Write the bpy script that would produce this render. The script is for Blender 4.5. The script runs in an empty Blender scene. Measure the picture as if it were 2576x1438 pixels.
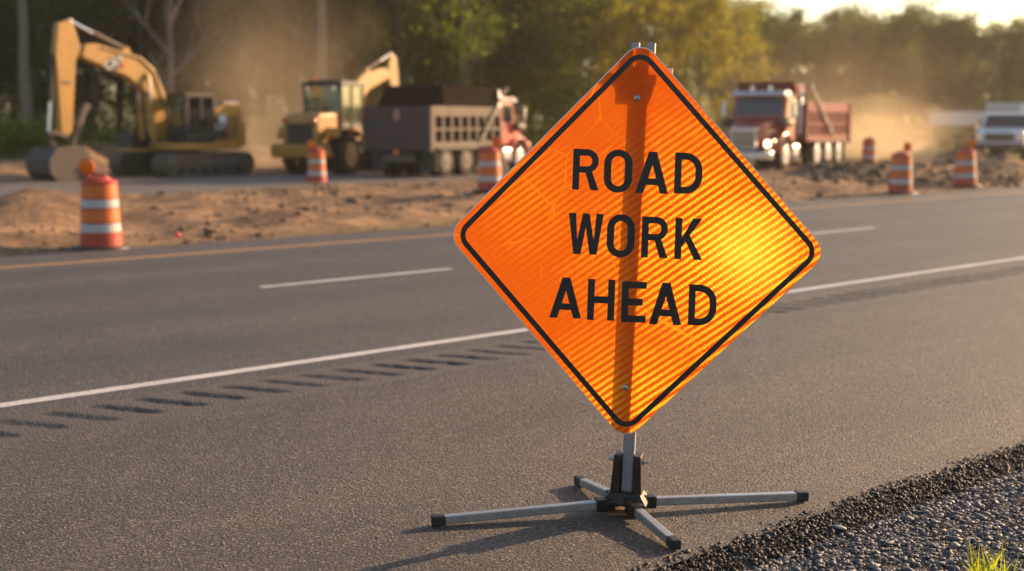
import bpy, bmesh, math, random
import numpy as np
from mathutils import Vector, Matrix, Quaternion
R = math.radians
rnd = random.Random(7)
nr = np.random.RandomState(11)
sc = bpy.context.scene
col = sc.collection

# ------------------------------------------------------------------ camera maths (P = photo at 2576x1438)
FP, CH, CX, CY = 3160.0, 1.75, 1288.0, 719.0
PT = math.atan(414 / FP)
def ray(x, y):
    rx, ru = x - CX, -(y - CY)
    return Vector((rx, FP * math.cos(PT) + ru * math.sin(PT), ru * math.cos(PT) - FP * math.sin(PT)))
def G(x, y, z=0.0):
    r = ray(x, y); t = (z - CH) / r.z
    return Vector((r.x * t, r.y * t, z))
def AT(x, Y):
    """ground point seen in column x at distance Y (near the horizon row)"""
    r = ray(x, 400); t = Y / r.y
    return Vector((r.x * t, Y, 0))
TH = R(49.07)
DU = Vector((math.sin(TH), math.cos(TH), 0)); DV = Vector((-math.cos(TH), math.sin(TH), 0))
RZ = math.atan2(DU.y, DU.x)
def W(u, v, z=0.0): return DU * u + DV * v + Vector((0, 0, z))
def UV(p): return p.x * DU.x + p.y * DU.y, p.x * DV.x + p.y * DV.y

# ------------------------------------------------------------------ materials
MATS = {}
def nodes(name):
    m = bpy.data.materials.new(name); m.use_nodes = True
    nt = m.node_tree; nt.nodes.clear()
    out = nt.nodes.new('ShaderNodeOutputMaterial')
    return m, nt, out
class NT:
    def __init__(s, nt): s.nt = nt
    def n(s, t, **k):
        x = s.nt.nodes.new(t)
        for a, b in k.items(): setattr(x, a, b)
        return x
    def l(s, a, b): s.nt.links.new(a, b)
    def val(s, x, v):
        if hasattr(v, 'is_output'): s.l(v, x)
        else: x.default_value = v
    def coord(s, scale=(1, 1, 1), out='Object', rot=(0, 0, 0)):
        c = s.n('ShaderNodeTexCoord'); m = s.n('ShaderNodeMapping')
        m.inputs['Scale'].default_value = scale; m.inputs['Rotation'].default_value = rot
        s.l(c.outputs[out], m.inputs['Vector']); return m.outputs[0]
    def noise(s, vec, scale, detail=4, rough=.55, dist=0):
        x = s.n('ShaderNodeTexNoise'); s.l(vec, x.inputs['Vector'])
        x.inputs['Scale'].default_value = scale; x.inputs['Detail'].default_value = detail
        x.inputs['Roughness'].default_value = rough; x.inputs['Distortion'].default_value = dist
        return x.outputs['Fac']
    def voro(s, vec, scale, feat='F1', out='Distance'):
        x = s.n('ShaderNodeTexVoronoi', feature=feat); s.l(vec, x.inputs['Vector'])
        x.inputs['Scale'].default_value = scale; return x.outputs[out]
    def ramp(s, fac, stops):
        x = s.n('ShaderNodeValToRGB'); s.l(fac, x.inputs[0]); e = x.color_ramp.elements
        while len(e) < len(stops): e.new(.5)
        for i, (p, c) in enumerate(stops):
            e[i].position = p; e[i].color = (c, c, c, 1) if not hasattr(c, '__len__') else (*c, 1)
        return x.outputs[0]
    def mix(s, f, a, b, mode='MIX'):
        x = s.n('ShaderNodeMix', data_type='RGBA', blend_type=mode)
        s.val(x.inputs[0], f)
        for i, v in ((6, a), (7, b)):
            if hasattr(v, '__len__'): v = (*v, 1) if len(v) == 3 else v
            s.val(x.inputs[i], v)
        return x.outputs[2]
    def math(s, op, a, b=0, c=0):
        x = s.n('ShaderNodeMath', operation=op)
        s.val(x.inputs[0], a); s.val(x.inputs[1], b); s.val(x.inputs[2], c); return x.outputs[0]
    def bump(s, h, strength, dist, normal=None):
        x = s.n('ShaderNodeBump'); s.l(h, x.inputs['Height'])
        x.inputs['Strength'].default_value = strength; x.inputs['Distance'].default_value = dist
        if normal: s.l(normal, x.inputs['Normal'])
        return x.outputs[0]
    def prin(s, out, color, rough=.5, metal=0, normal=None, spec=.5, coat=0):
        p = s.n('ShaderNodeBsdfPrincipled')
        if hasattr(color, '__len__'): color = (*color, 1)
        s.val(p.inputs['Base Color'], color); s.val(p.inputs['Roughness'], rough)
        s.val(p.inputs['Metallic'], metal); p.inputs['Specular IOR Level'].default_value = spec
        if coat: p.inputs['Coat Weight'].default_value = coat; p.inputs['Coat Roughness'].default_value = .12
        if normal: s.l(normal, p.inputs['Normal'])
        if out: s.l(p.outputs[0], out.inputs[0])
        return p
def paint(name, c, rough=.4, metal=0, dirt=.35, dirtc=(.22, .13, .07), scale=3, spec=.5, coat=0, bump=0):
    if name in MATS: return MATS[name]
    m, nt, out = nodes(name); N = NT(nt)
    v = N.coord(); f = N.noise(v, scale, 6, .65)
    f2 = N.noise(v, scale * 9, 3, .6)
    fac = N.math('MULTIPLY', N.ramp(N.math('ADD', N.math('MULTIPLY', f, .7), N.math('MULTIPLY', f2, .3)), [(.42, 0.0), (.68, 1.0)]), dirt)
    cc = N.mix(fac, c, dirtc)
    rr = N.math('MULTIPLY_ADD', fac, .5, rough)
    nm = N.bump(f2, .3, bump) if bump else None
    N.prin(out, cc, rr, metal, nm, spec, coat)
    MATS[name] = m; return m
def leafmat(name, c1, c2, trans=(.2, .28, .03)):
    m, nt, out = nodes(name); N = NT(nt)
    oi = N.n('ShaderNodeObjectInfo'); g = N.n('ShaderNodeNewGeometry')
    rr = N.math('FRACT', N.math('ADD', g.outputs['Random Per Island'], oi.outputs['Random']))
    c = N.mix(rr, c1, c2)
    d = N.n('ShaderNodeBsdfDiffuse'); N.l(c, d.inputs[0])
    t = N.n('ShaderNodeBsdfTranslucent'); N.l(N.mix(rr, trans, tuple(x * .6 for x in trans)), t.inputs[0])
    mx = N.n('ShaderNodeMixShader'); mx.inputs[0].default_value = .5
    N.l(d.outputs[0], mx.inputs[1]); N.l(t.outputs[0], mx.inputs[2]); N.l(mx.outputs[0], out.inputs[0])
    return m

# ------------------------------------------------------------------ mesh helpers
def tag(o, label=None, cat=None, group=None, kind=None):
    if label: o['label'] = label
    if cat: o['category'] = cat
    if group: o['group'] = group
    if kind: o['kind'] = kind
    return o
def link(name, me, mat=None, parent=None, smooth=False, bevel=0):
    o = bpy.data.objects.new(name, me); col.objects.link(o)
    if mat:
        for m in (mat if isinstance(mat, (list, tuple)) else [mat]): me.materials.append(m)
    if parent: o.parent = parent
    if smooth:
        me.polygons.foreach_set('use_smooth', [True] * len(me.polygons))
    if bevel:
        b = o.modifiers.new('bevel', 'BEVEL'); b.width = bevel; b.segments = 2; b.limit_method = 'ANGLE'; b.angle_limit = R(35)
    return o
def empty(name, loc, rz=0, scale=1):
    o = bpy.data.objects.new(name, None); col.objects.link(o)
    o.location = loc; o.rotation_euler = (0, 0, rz); o.scale = (scale,) * 3; o.empty_display_size = .2
    return o
class MB:
    def __init__(s): s.v = []; s.f = []; s.mi = []; s.m = 0
    def add(s, vs, fs):
        b = len(s.v); s.v += [tuple(x) for x in vs]
        for f in fs: s.f.append([i + b for i in f]); s.mi.append(s.m)
        return s
    def box(s, c, d, rot=None):
        M = rot if rot else Matrix.Identity(3)
        c = Vector(c); hx, hy, hz = d[0] / 2, d[1] / 2, d[2] / 2
        vs = [c + M @ Vector((x * hx, y * hy, z * hz)) for x in (-1, 1) for y in (-1, 1) for z in (-1, 1)]
        return s.add(vs, [(0, 1, 3, 2), (4, 6, 7, 5), (0, 4, 5, 1), (2, 3, 7, 6), (0, 2, 6, 4), (1, 5, 7, 3)])
    def b2(s, x0, x1, y0, y1, z0, z1): return s.box(((x0 + x1) / 2, (y0 + y1) / 2, (z0 + z1) / 2), (x1 - x0, y1 - y0, z1 - z0))
    def beam(s, p0, p1, w, h):
        p0, p1 = Vector(p0), Vector(p1); d = p1 - p0; L = d.length
        M = d.to_track_quat('X', 'Z').to_matrix()
        return s.box((p0 + p1) / 2, (L, w, h), M)
    def prism(s, prof, y0, y1, taper=None):
        """profile in local x,z; extruded along y"""
        n = len(prof)
        vs = [(x, y0, z) for x, z in prof] + [(x, y1, z) for x, z in prof]
        fs = [list(range(n)), list(range(2 * n - 1, n - 1, -1))] + [(i, (i + 1) % n + 0, (i + 1) % n + n, i + n)[::-1] for i in range(n)]
        return s.add(vs, fs)
    def tube(s, p0, p1, r0, r1=None, n=14, caps=True):
        r1 = r0 if r1 is None else r1
        p0, p1 = Vector(p0), Vector(p1); q = (p1 - p0).to_track_quat('Z', 'X')
        vs = []
        for p, r in ((p0, r0), (p1, r1)):
            for i in range(n):
                a = 2 * math.pi * i / n; vs.append(p + q @ Vector((math.cos(a) * r, math.sin(a) * r, 0)))
        fs = [(i, (i + 1) % n, (i + 1) % n + n, i + n) for i in range(n)]
        if caps: fs += [list(range(n - 1, -1, -1)), list(range(n, 2 * n))]
        return s.add(vs, fs)
    def path(s, pts, rad, n=8):
        for i in range(len(pts) - 1):
            a = rad[i] if hasattr(rad, '__len__') else rad; b = rad[i + 1] if hasattr(rad, '__len__') else rad
            s.tube(pts[i], pts[i + 1], a, b, n)
        return s
    def lathe(s, prof, c=(0, 0, 0), axis=(0, 0, 1), n=28, sy=1):
        """profile (r, h) along the axis"""
        q = Vector(axis).to_track_quat('Z', 'X'); c = Vector(c); vs = []
        for r, h in prof:
            for i in range(n):
                a = 2 * math.pi * i / n; vs.append(c + q @ Vector((math.cos(a) * r, math.sin(a) * r * sy, h)))
        fs = []
        for k in range(len(prof) - 1):
            for i in range(n):
                j = (i + 1) % n; fs.append((k * n + i, k * n + j, (k + 1) * n + j, (k + 1) * n + i))
        fs += [list(range(n - 1, -1, -1)), list(range((len(prof) - 1) * n, len(prof) * n))]
        return s.add(vs, fs)
    def build(s, name, mat, parent=None, smooth=False, bevel=0, label=None):
        me = bpy.data.meshes.new(name); me.from_pydata(s.v, [], s.f); me.update()
        if s.m or any(s.mi): me.polygons.foreach_set('material_index', s.mi)
        o = link(name, me, mat, parent, smooth, bevel)
        if smooth:
            try: me.set_sharp_from_angle(angle=R(40))
            except Exception: pass
        if label: o['label'] = label
        return o
def npmesh(name, V, F, mat, parent=None, smooth=False, mi=None):
    V = np.asarray(V, dtype=np.float32); F = np.asarray(F, dtype=np.int32); k = F.shape[1]
    me = bpy.data.meshes.new(name)
    me.vertices.add(len(V)); me.vertices.foreach_set('co', V.ravel())
    me.loops.add(F.size); me.loops.foreach_set('vertex_index', F.ravel())
    me.polygons.add(len(F)); me.polygons.foreach_set('loop_start', np.arange(0, F.size, k, dtype=np.int32))
    if mi is not None: me.polygons.foreach_set('material_index', np.asarray(mi, dtype=np.int32))
    me.update(calc_edges=True); me.validate()
    return link(name, me, mat, parent, smooth)
def copy_tree(o, parent=None):
    c = o.copy(); col.objects.link(c); c.parent = parent
    for ch in list(o.children): copy_tree(ch, c)
    return c
def fill2d(name, loops, to3, mat, parent=None, depth=0):
    """closed 2-D outlines (holes allowed), filled, then mapped to 3-D"""
    cu = bpy.data.curves.new('tmp', 'CURVE'); cu.dimensions = '2D'; cu.fill_mode = 'FRONT'
    for lp in loops:
        sp = cu.splines.new('POLY'); sp.points.add(len(lp) - 1)
        for i, (x, y) in enumerate(lp): sp.points[i].co = (x, y, 0, 1)
        sp.use_cyclic_u = True
    ob = bpy.data.objects.new('tmp', cu)
    me0 = ob.to_mesh()
    vs = [to3(v.co.x, v.co.y) for v in me0.vertices]; fs = [list(p.vertices) for p in me0.polygons]
    ob.to_mesh_clear(); bpy.data.objects.remove(ob); bpy.data.curves.remove(cu)
    me = bpy.data.meshes.new(name); me.from_pydata(vs, [], fs); me.update()
    return link(name, me, mat, parent)

def vnoise(x, y, seed=0):
    """2-D value noise for terrain heights"""
    xi, yi = np.floor(x).astype(int), np.floor(y).astype(int); fx, fy = x - xi, y - yi
    fx = fx * fx * (3 - 2 * fx); fy = fy * fy * (3 - 2 * fy)
    def h(a, b):
        n = (a * 374761393 + b * 668265263 + seed * 1442695041) & 0x7fffffff
        n = ((n ^ (n >> 13)) * 1274126177) & 0x7fffffff
        return ((n ^ (n >> 16)) & 0xffff) / 65535.0
    return (h(xi, yi) * (1 - fx) + h(xi + 1, yi) * fx) * (1 - fy) + (h(xi, yi + 1) * (1 - fx) + h(xi + 1, yi + 1) * fx) * fy
def fbm(x, y, o=4, seed=0):
    s = 0; a = .5
    for i in range(o): s = s + a * (vnoise(x, y, seed + i) - .5) * 2; x = x * 2.03 + 11.3; y = y * 2.03 + 5.7; a *= .5
    return s
def sstep(a, b, x): t = np.clip((x - a) / (b - a), 0, 1); return t * t * (3 - 2 * t)

# ------------------------------------------------------------------ world, sun, render
SUN_AZ, SUN_EL = R(56), R(17)          # azimuth measured from +Y towards +X
sd = Vector((math.sin(SUN_AZ) * math.cos(SUN_EL), math.cos(SUN_AZ) * math.cos(SUN_EL), math.sin(SUN_EL)))
w = bpy.data.worlds.new('World'); sc.world = w; w.use_nodes = True
wn = w.node_tree; bg = wn.nodes['Background']
sky = wn.nodes.new('ShaderNodeTexSky'); sky.sky_type = 'NISHITA'; sky.sun_disc = False
sky.sun_elevation = SUN_EL; sky.sun_rotation = SUN_AZ; sky.dust_density = 2; sky.air_density = 1.1; sky.ozone_density = 1
wn.links.new(sky.outputs[0], bg.inputs[0]); bg.inputs[1].default_value = .112
sl = bpy.data.lights.new('sun', 'SUN'); sl.energy = 5.0; sl.angle = R(.6); sl.color = (1, .64, .36)
so = bpy.data.objects.new('sun', sl); col.objects.link(so); so.rotation_euler = (-sd).to_track_quat('-Z', 'Y').to_euler()
cam = bpy.data.cameras.new('camera'); co = bpy.data.objects.new('camera', cam); col.objects.link(co)
cam.sensor_width = 36; cam.lens = 36 * FP / 2576; cam.clip_end = 3000; cam.clip_start = .05
co.location = (0, 0, CH); co.rotation_euler = (math.pi / 2 - PT, 0, 0)
cam.dof.use_dof = True; cam.dof.focus_distance = 5.45; cam.dof.aperture_fstop = 1.5
sc.camera = co
sc.view_settings.view_transform = 'Standard'; sc.view_settings.look = 'None'
sc.view_settings.exposure = .93; sc.view_settings.gamma = 1
sc.render.engine = 'CYCLES'
sc.cycles.volume_step_rate = 4; sc.cycles.volume_max_steps = 24; sc.cycles.volume_bounces = 1

# ------------------------------------------------------------------ ground
def mounds(x, y):
    h = 0 * x
    for px, py, amp, rx, ry in ((95, 560, .42, 1.1, .9), (20, 575, .3, .9, .7), (180, 545, .2, 1.0, .7),
        (720, 572, .20, .7, .4), (1080, 560, .13, .9, .3),
        (130, 402, 1.0, 4.5, 1.6), (20, 400, 1.1, 3.5, 1.5), (205, 420, .9, .9, .9), (640, 415, .8, 2.2, 1.5),
        (2080, 447, .33, 1.6, .8), (2160, 452, .36, 1.1, .7), (2320, 450, .45, 1.4, .8), (2390, 445, .45, 1.3, .8),
        (2500, 437, .5, 2.0, .8), (2570, 445, .5, 1.6, .8), (1900, 470, .12, 3, 1)):
        c = G(px, py); h = h + amp * np.exp(-((x - c.x) / rx) ** 2 - ((y - c.y) / ry) ** 2)
    return h
def H(u, v):
    x = u * DU.x + v * DV.x; y = u * DU.y + v * DV.y
    dirt = .07 + .19 * fbm(x * .35, y * .35, 4, 3) + .13 * fbm(x * 1.6, y * 1.9, 3, 9) + mounds(x, y)
    e1 = sstep(16.5, 18.0, v) * (1 - sstep(27.8, 28.8, v) * (1 - sstep(34, 36, u)))
    e2 = sstep(36.6, 38.2, v)
    e3 = sstep(33, 36, u) * sstep(27.8, 28.8, v) * .35
    k = np.clip(np.maximum(np.maximum(e1, e2 * .9), e3), 0, 1)
    z = -.04 + k * np.maximum(dirt + .03, .02)
    sh = -.055 - .05 * np.clip(3.0 - v, 0, 6) + .008 * fbm(x * 3, y * 3, 3, 5)
    z = np.where(v < 3.25, np.where(v < 2.98, sh, sh + (v - 2.98) / .27 * .025), z)
    far = sstep(60, 160, np.hypot(x, y)); z = z + far * 1.0 * fbm(x * .02, y * .02, 3, 4)
    return z
def Hxy(x, y):
    u = x * DU.x + y * DU.y; v = x * DV.x + y * DV.y
    return float(H(np.array([u]), np.array([v]))[0])
def lines(segs):
    out = []
    for a, b, st in segs: out += list(np.arange(a, b, st))
    return np.array(out + [segs[-1][1]])
us = lines([(-1200, -60, 60), (-60, -6, 2), (-6, 46, .22), (46, 90, 1.2), (90, 1500, 40)])
vs_ = lines([(-900, -12, 40), (-12, 1.5, 1), (1.5, 3.5, .1), (3.5, 16.4, 2), (16.4, 30, .2), (30, 48, .4), (48, 100, 2), (100, 1500, 50)])
UU, VV = np.meshgrid(us, vs_, indexing='ij'); ZZ = H(UU, VV)
nu, nv = UU.shape
V = np.stack([UU, VV, ZZ], -1).reshape(-1, 3)
ii = np.arange(nu * nv).reshape(nu, nv)
F = np.stack([ii[:-1, :-1], ii[1:, :-1], ii[1:, 1:], ii[:-1, 1:]], -1).reshape(-1, 4)

m, nt, out = nodes('dirt'); N = NT(nt); v = N.coord()
a = N.noise(v, .55, 8, .62); b = N.noise(v, 5, 6, .7); g = N.noise(v, .09, 4, .6)
c = N.ramp(N.math('ADD', N.math('MULTIPLY', a, .55), N.math('MULTIPLY', b, .45)), [(.33, (.085, .055, .036)), (.47, (.21, .13, .078)), (.56, (.37, .225, .125)), (.70, (.52, .33, .19))])
sep = N.n('ShaderNodeSeparateXYZ'); N.l(v, sep.inputs[0])
# grass verge along the far field and forest floor
gr = N.mix(N.ramp(N.noise(v, 2.2, 5, .7), [(.35, 0.0), (.7, 1.0)]), (.045, .055, .015), (.13, .13, .04))
dd = N.n('ShaderNodeVectorMath', operation='LENGTH'); N.l(v, dd.inputs[0])
fm = N.math('MULTIPLY', N.ramp(N.math('DIVIDE', dd.outputs['Value'], 100), [(.53, 0.0), (.66, 1.0)]), N.ramp(g, [(.3, .65), (.5, 1.0)]))
vv = N.math('ADD', sep.outputs['Y'], N.math('MULTIPLY', N.math('SUBTRACT', a, .5), 1.1))
verge = N.math('MULTIPLY', N.math('MULTIPLY', N.ramp(N.math('DIVIDE', vv, 20), [(.838, 1.0), (.875, 0.0)]), N.ramp(N.math('DIVIDE', vv, 20), [(.815, 0.0), (.83, 1.0)])), N.ramp(a, [(.46, 0.0), (.56, .75)]))
c = N.mix(N.math('MAXIMUM', fm, verge), c, gr)
# gravel-bed soil next to the road in the foreground
c = N.mix(N.ramp(N.math('DIVIDE', sep.outputs['Y'], 10), [(.33, 1.0), (.34, 0.0)]), c, N.ramp(N.voro(v, 45), [(.1, (.05, .05, .055)), (.7, (.12, .115, .115))]))
h = N.math('ADD', N.math('MULTIPLY', b, 1.0), N.math('MULTIPLY', N.noise(v, 22, 4, .7), .35))
N.prin(out, c, .95, 0, N.bump(h, .9, .09), .2); DIRT = m
g_o = npmesh('ground', V, F, DIRT, smooth=True); g_o.rotation_euler = (0, 0, RZ); tag(g_o, kind='structure')

# ------------------------------------------------------------------ asphalt
def asphalt(name, base, warm, fresh=0):
    m, nt, out = nodes(name); N = NT(nt); v = N.coord(); vl = N.coord((.05, 1, 1))
    sep = N.n('ShaderNodeSeparateXYZ'); N.l(v, sep.inputs[0])
    lanes = N.noise(vl, 1.6, 4, .6); big = N.noise(v, .9, 5, .6)
    grit = N.voro(v, 95, 'F1', 'Color'); gs = N.n('ShaderNodeSeparateColor'); N.l(grit, gs.inputs[0])
    fine = N.noise(v, 110, 5, .8)
    t = N.math('ADD', N.math('MULTIPLY', lanes, .6), N.math('MULTIPLY', big, .4))
    c = N.mix(N.ramp(t, [(.36, 0.0), (.64, 1.0)]), base, warm)
    c = N.mix(N.ramp(gs.outputs[0], [(.0, .95), (.25, .7), (.5, .3), (.9, .05), (.97, 0.0)]), c, tuple(x * .5 for x in base))
    c = N.mix(N.ramp(gs.outputs[1], [(.86, 0.0), (.97, .7)]), c, (.36, .29, .23))
    c = N.mix(N.ramp(fine, [(.40, .9), (.50, 0.0)]), c, (.014, .013, .014))
    if fresh:      # polished wheel paths
        for vc in (8.75, 10.7, 12.6, 14.4):
            dv = N.math('ABSOLUTE', N.math('SUBTRACT', N.math('ADD', sep.outputs['Y'], N.math('MULTIPLY', lanes, .3)), vc + .15))
            c = N.mix(N.ramp(dv, [(.12, .38), (.55, 0.0)]), c, (.035, .034, .037))
    # sparse dusty tan patches and stains
    pt = N.ramp(N.noise(N.coord((.7, 1.6, 1)), 1.7, 5, .6, .3), [(.64, 0.0), (.76, .5)])
    c = N.mix(pt, c, (.24, .165, .11))
    st = N.ramp(N.noise(v, .35, 4, .7), [(.56, 0.0), (.7, .35)])
    c = N.mix(st, c, tuple(x * .6 for x in base))
    vo = N.voro(v, 95, 'SMOOTH_F1'); h = N.math('ADD', N.math('MULTIPLY', fine, .9), N.math('MULTIPLY', vo, 1.1))
    h = N.math('ADD', h, N.math('MULTIPLY', N.noise(v, 240, 2, .7), .35))
    nm = N.bump(h, .85, .012)
    N.prin(out, c, N.math('MULTIPLY_ADD', fine, .25, .52), 0, nm, .45)
    return m
ASPH = asphalt('lane_asphalt', (.056, .054, .060), (.132, .122, .124), 1)
SHLD = asphalt('shoulder_asphalt', (.058, .052, .051), (.135, .113, .101))
FARA = asphalt('far_asphalt', (.15, .135, .125), (.24, .21, .185))
def strip(name, u0, u1, v0, v1, z, mat, nseg=1, kind='structure', thick=0):
    mb = MB()
    mb.add([(u0, v0, z), (u1, v0, z), (u1, v1, z), (u0, v1, z)], [(0, 1, 2, 3)])
    if thick: mb.add([(u0, v0, z), (u1, v0, z), (u1, v0, z - thick), (u0, v0, z - thick)], [(3, 2, 1, 0)]); mb.add([(u0, v1, z), (u1, v1, z), (u1, v1, z - thick), (u0, v1, z - thick)], [(0, 1, 2, 3)])
    o = mb.build(name, mat); o.rotation_euler = (0, 0, RZ)
    if kind: tag(o, kind=kind)
    return o
strip('road', -150, 300, 7.55, 16.6, 0, ASPH, thick=.06)
# shoulder sheet with the milled rumble strip modelled as real grooves
RU0, RU1, RP = 0.0, 60.0, .2925
gu = np.arange(RU0, RU1 + .001, RP / 22); gv = np.array([6.86, 6.94, 6.98, 7.02, 7.06, 7.10, 7.14, 7.18, 7.22, 7.26, 7.30, 7.34, 7.38, 7.41, 7.45, 7.49, 7.55])
A, B = np.meshgrid(gu, gv, indexing='ij')
As = A - (7.42 - B) * .52 + .022 * fbm(A * 15, B * 19, 3, 31); ph = ((As - .13 + RP / 2) % RP - RP / 2) / .068; kk = np.floor((As - .13 + RP / 2) / RP)
jit = .02 * np.sin(kk * 12.9898) ; 
wv = sstep(6.96, 7.08, B + jit) * (1 - sstep(7.40, 7.49, B + jit))
Zg = -.017 * wv * np.clip(1 - ph ** 2, 0, 1) * (.9 + .15 * np.sin(kk * 5.3)) * np.clip(1 + .7 * fbm(A * 30, B * 30, 2, 5), .3, 1.5)
Zg[0] = 0; Zg[-1] = 0
V = np.stack([A, B, Zg], -1).reshape(-1, 3); ii = np.arange(A.size).reshape(A.shape)
F = np.stack([ii[:-1, :-1], ii[1:, :-1], ii[1:, 1:], ii[:-1, 1:]], -1).reshape(-1, 4)
m, nt, out = nodes('milled_asphalt'); N = NT(nt); v = N.coord(); sep = N.n('ShaderNodeSeparateXYZ'); N.l(v, sep.inputs[0])
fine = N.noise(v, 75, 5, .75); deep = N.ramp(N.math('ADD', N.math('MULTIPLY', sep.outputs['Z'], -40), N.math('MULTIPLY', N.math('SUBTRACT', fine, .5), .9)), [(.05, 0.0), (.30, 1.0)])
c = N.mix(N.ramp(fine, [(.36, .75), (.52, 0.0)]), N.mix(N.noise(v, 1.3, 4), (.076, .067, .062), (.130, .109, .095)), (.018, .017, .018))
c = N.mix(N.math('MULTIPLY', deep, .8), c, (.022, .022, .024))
N.prin(out, c, .65, 0, N.bump(N.math('ADD', fine, N.math('MULTIPLY', N.voro(v, 75, 'SMOOTH_F1'), 1.1)), .8, .012), .45)
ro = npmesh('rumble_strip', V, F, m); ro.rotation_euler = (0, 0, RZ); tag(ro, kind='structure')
strip('road_shoulder', RU0, RU1, 3.22, 6.86, 0, SHLD)
strip('road_shoulder', -150, RU0, 3.27, 7.55, 0, SHLD); strip('road_shoulder', RU1, 300, 3.27, 7.55, 0, SHLD)
strip('far_road', -150, 34, 28.9, 36.4, .0, FARA, thick=.08)

def linepaint(name, c):
    m, nt, out = nodes(name); N = NT(nt); v = N.coord()
    f = N.noise(v, 38, 5, .75); f2 = N.noise(v, 2.5, 4, .6)
    k = N.ramp(N.math('ADD', N.math('MULTIPLY', f, .75), N.math('MULTIPLY', f2, .25)), [(.34, .85), (.5, .06)])
    N.prin(out, N.mix(k, c, (.12, .10, .09)), .6, 0, N.bump(f, .6, .008), .4); return m
LW = linepaint('white_line_paint', (.62, .60, .58)); LY = linepaint('yellow_line_paint', (.58, .31, .10))
def wobbly(name, u0, u1, vc, wd, mat):
    n = max(4, int((u1 - u0) / .035)); U_ = np.linspace(u0, u1, n + 1)
    e0 = vc - wd / 2 + .004 * fbm(U_ * 14, U_ * 0, 3, 1); e1 = vc + wd / 2 + .004 * fbm(U_ * 14, U_ * 0, 3, 2)
    V = np.concatenate([np.stack([U_, e0, U_ * 0 + .004], -1), np.stack([U_, e1, U_ * 0 + .004], -1)])
    i = np.arange(n); F = np.stack([i, i + 1, i + n + 2, i + n + 1], -1)
    o = npmesh(name, V, F, mat); o.rotation_euler = (0, 0, RZ); return tag(o, kind='structure')
wobbly('edge_line', -4, 60, 7.83, .125, LW)
wobbly('centre_line', 6.64, 9.2, 11.72, .125, LW); wobbly('centre_line', 15.45, 18.1, 11.72, .125, LW); wobbly('centre_line', 24.3, 27, 11.72, .125, LW)
wobbly('yellow_edge_line', -4, 90, 15.32, .14, LY)

# ------------------------------------------------------------------ loose stones
def ico():
    bm = bmesh.new(); bmesh.ops.create_icosphere(bm, subdivisions=1, radius=1)
    v = np.array([x.co[:] for x in bm.verts]); f = np.array([[a.index for a in p.verts] for p in bm.faces]); bm.free(); return v, f
IV, IF = ico()
def stones(name, pts, sizes, mat, flat=(.35, .8), jit=.22, smooth=False):
    n = len(pts); base = IV[None] * (1 + nr.uniform(-jit, jit, (n, len(IV), 1)))
    s = np.stack([sizes * nr.uniform(.8, 1.3, n), sizes * nr.uniform(.55, 1, n), sizes * nr.uniform(flat[0], flat[1], n)], -1)
    P = base * s[:, None] * .5
    tx = nr.normal(0, .35, n); a = nr.uniform(0, 2 * math.pi, n)
    c, sn = np.cos(tx), np.sin(tx); y = P[..., 1] * c[:, None] - P[..., 2] * sn[:, None]; z = P[..., 1] * sn[:, None] + P[..., 2] * c[:, None]
    c, sn = np.cos(a), np.sin(a); x2 = P[..., 0] * c[:, None] - y * sn[:, None]; y2 = P[..., 0] * sn[:, None] + y * c[:, None]
    P = np.stack([x2, y2, z], -1) + pts[:, None]
    F = (IF[None] + (np.arange(n) * len(IV))[:, None, None]).reshape(-1, 3)
    return npmesh(name, P.reshape(-1, 3), F, mat, smooth=smooth)
def stonemat(name, cols, rough=.6, spec=.5):
    m, nt, out = nodes(name); N = NT(nt); g = N.n('ShaderNodeNewGeometry'); v = N.coord()
    k = len(cols); c = N.ramp(g.outputs['Random Per Island'], [(i / (k - 1), cc) for i, cc in enumerate(cols)])
    f = N.noise(v, 160, 4, .7); c = N.mix(N.math('MULTIPLY', f, .5), c, (.03, .03, .03))
    N.prin(out, c, rough, 0, N.bump(f, .5, .004), spec); return m
GRV = stonemat('gravel_stone', [(.05, .055, .066), (.12, .13, .155), (.18, .195, .23), (.08, .085, .10), (.15, .153, .17), (.28, .27, .27), (.13, .142, .17), (.34, .27, .19)], .62, .4)
n = 22000; u = nr.uniform(2.9, 8.2, n); v = 3.05 - (nr.uniform(0, 1, n) ** 1.15) * 1.25; sz = np.clip(nr.lognormal(math.log(.0175), .48, n), .006, .05)
z = H(u, v) + nr.uniform(0, .016, n)
o = stones('gravel', np.stack([u, v, z], -1), sz, GRV, flat=(.22, .5), jit=.30); o.rotation_euler = (0, 0, RZ)
tag(o, 'loose blue grey gravel beside the broken asphalt edge', 'gravel', kind='stuff')
BIT = stonemat('asphalt_crumb', [(.014, .012, .011), (.03, .025, .021), (.02, .018, .016), (.05, .040, .032)], .62, .4)
n = 21000; u = nr.uniform(2.9, 14, n); q = nr.uniform(0, 1, n)
edge = 3.275 + .07 * fbm(u * 3.2, u * 0, 4, 8); v = edge - .27 * q ** .8
z = -.003 - .058 * sstep(.15, 1, q) + nr.uniform(-.004, .009, n) * (.3 + q)
o = stones('asphalt_crumbs', np.stack([u, v, z], -1), np.clip(nr.lognormal(math.log(.0125), .45, n), .004, .032), BIT, flat=(.5, 1), jit=.3); o.rotation_euler = (0, 0, RZ)
tag(o, 'dark crumbling lumps along the broken asphalt edge', 'asphalt rubble', kind='stuff')
# scattered grit on the shoulder
n = 900; u = nr.uniform(0, 12, n); v = 3.28 + nr.uniform(0, 1, n) ** 2.6 * 3.5
o = stones('road_grit', np.stack([u, v, u * 0 + .002], -1), nr.uniform(.004, .012, n), stonemat('grit', [(.02, .02, .02), (.04, .035, .03), (.5, .4, .28)], .4), jit=.2); o.rotation_euler = (0, 0, RZ)
tag(o, 'small loose grit scattered on the shoulder asphalt', 'grit', kind='stuff')
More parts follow.
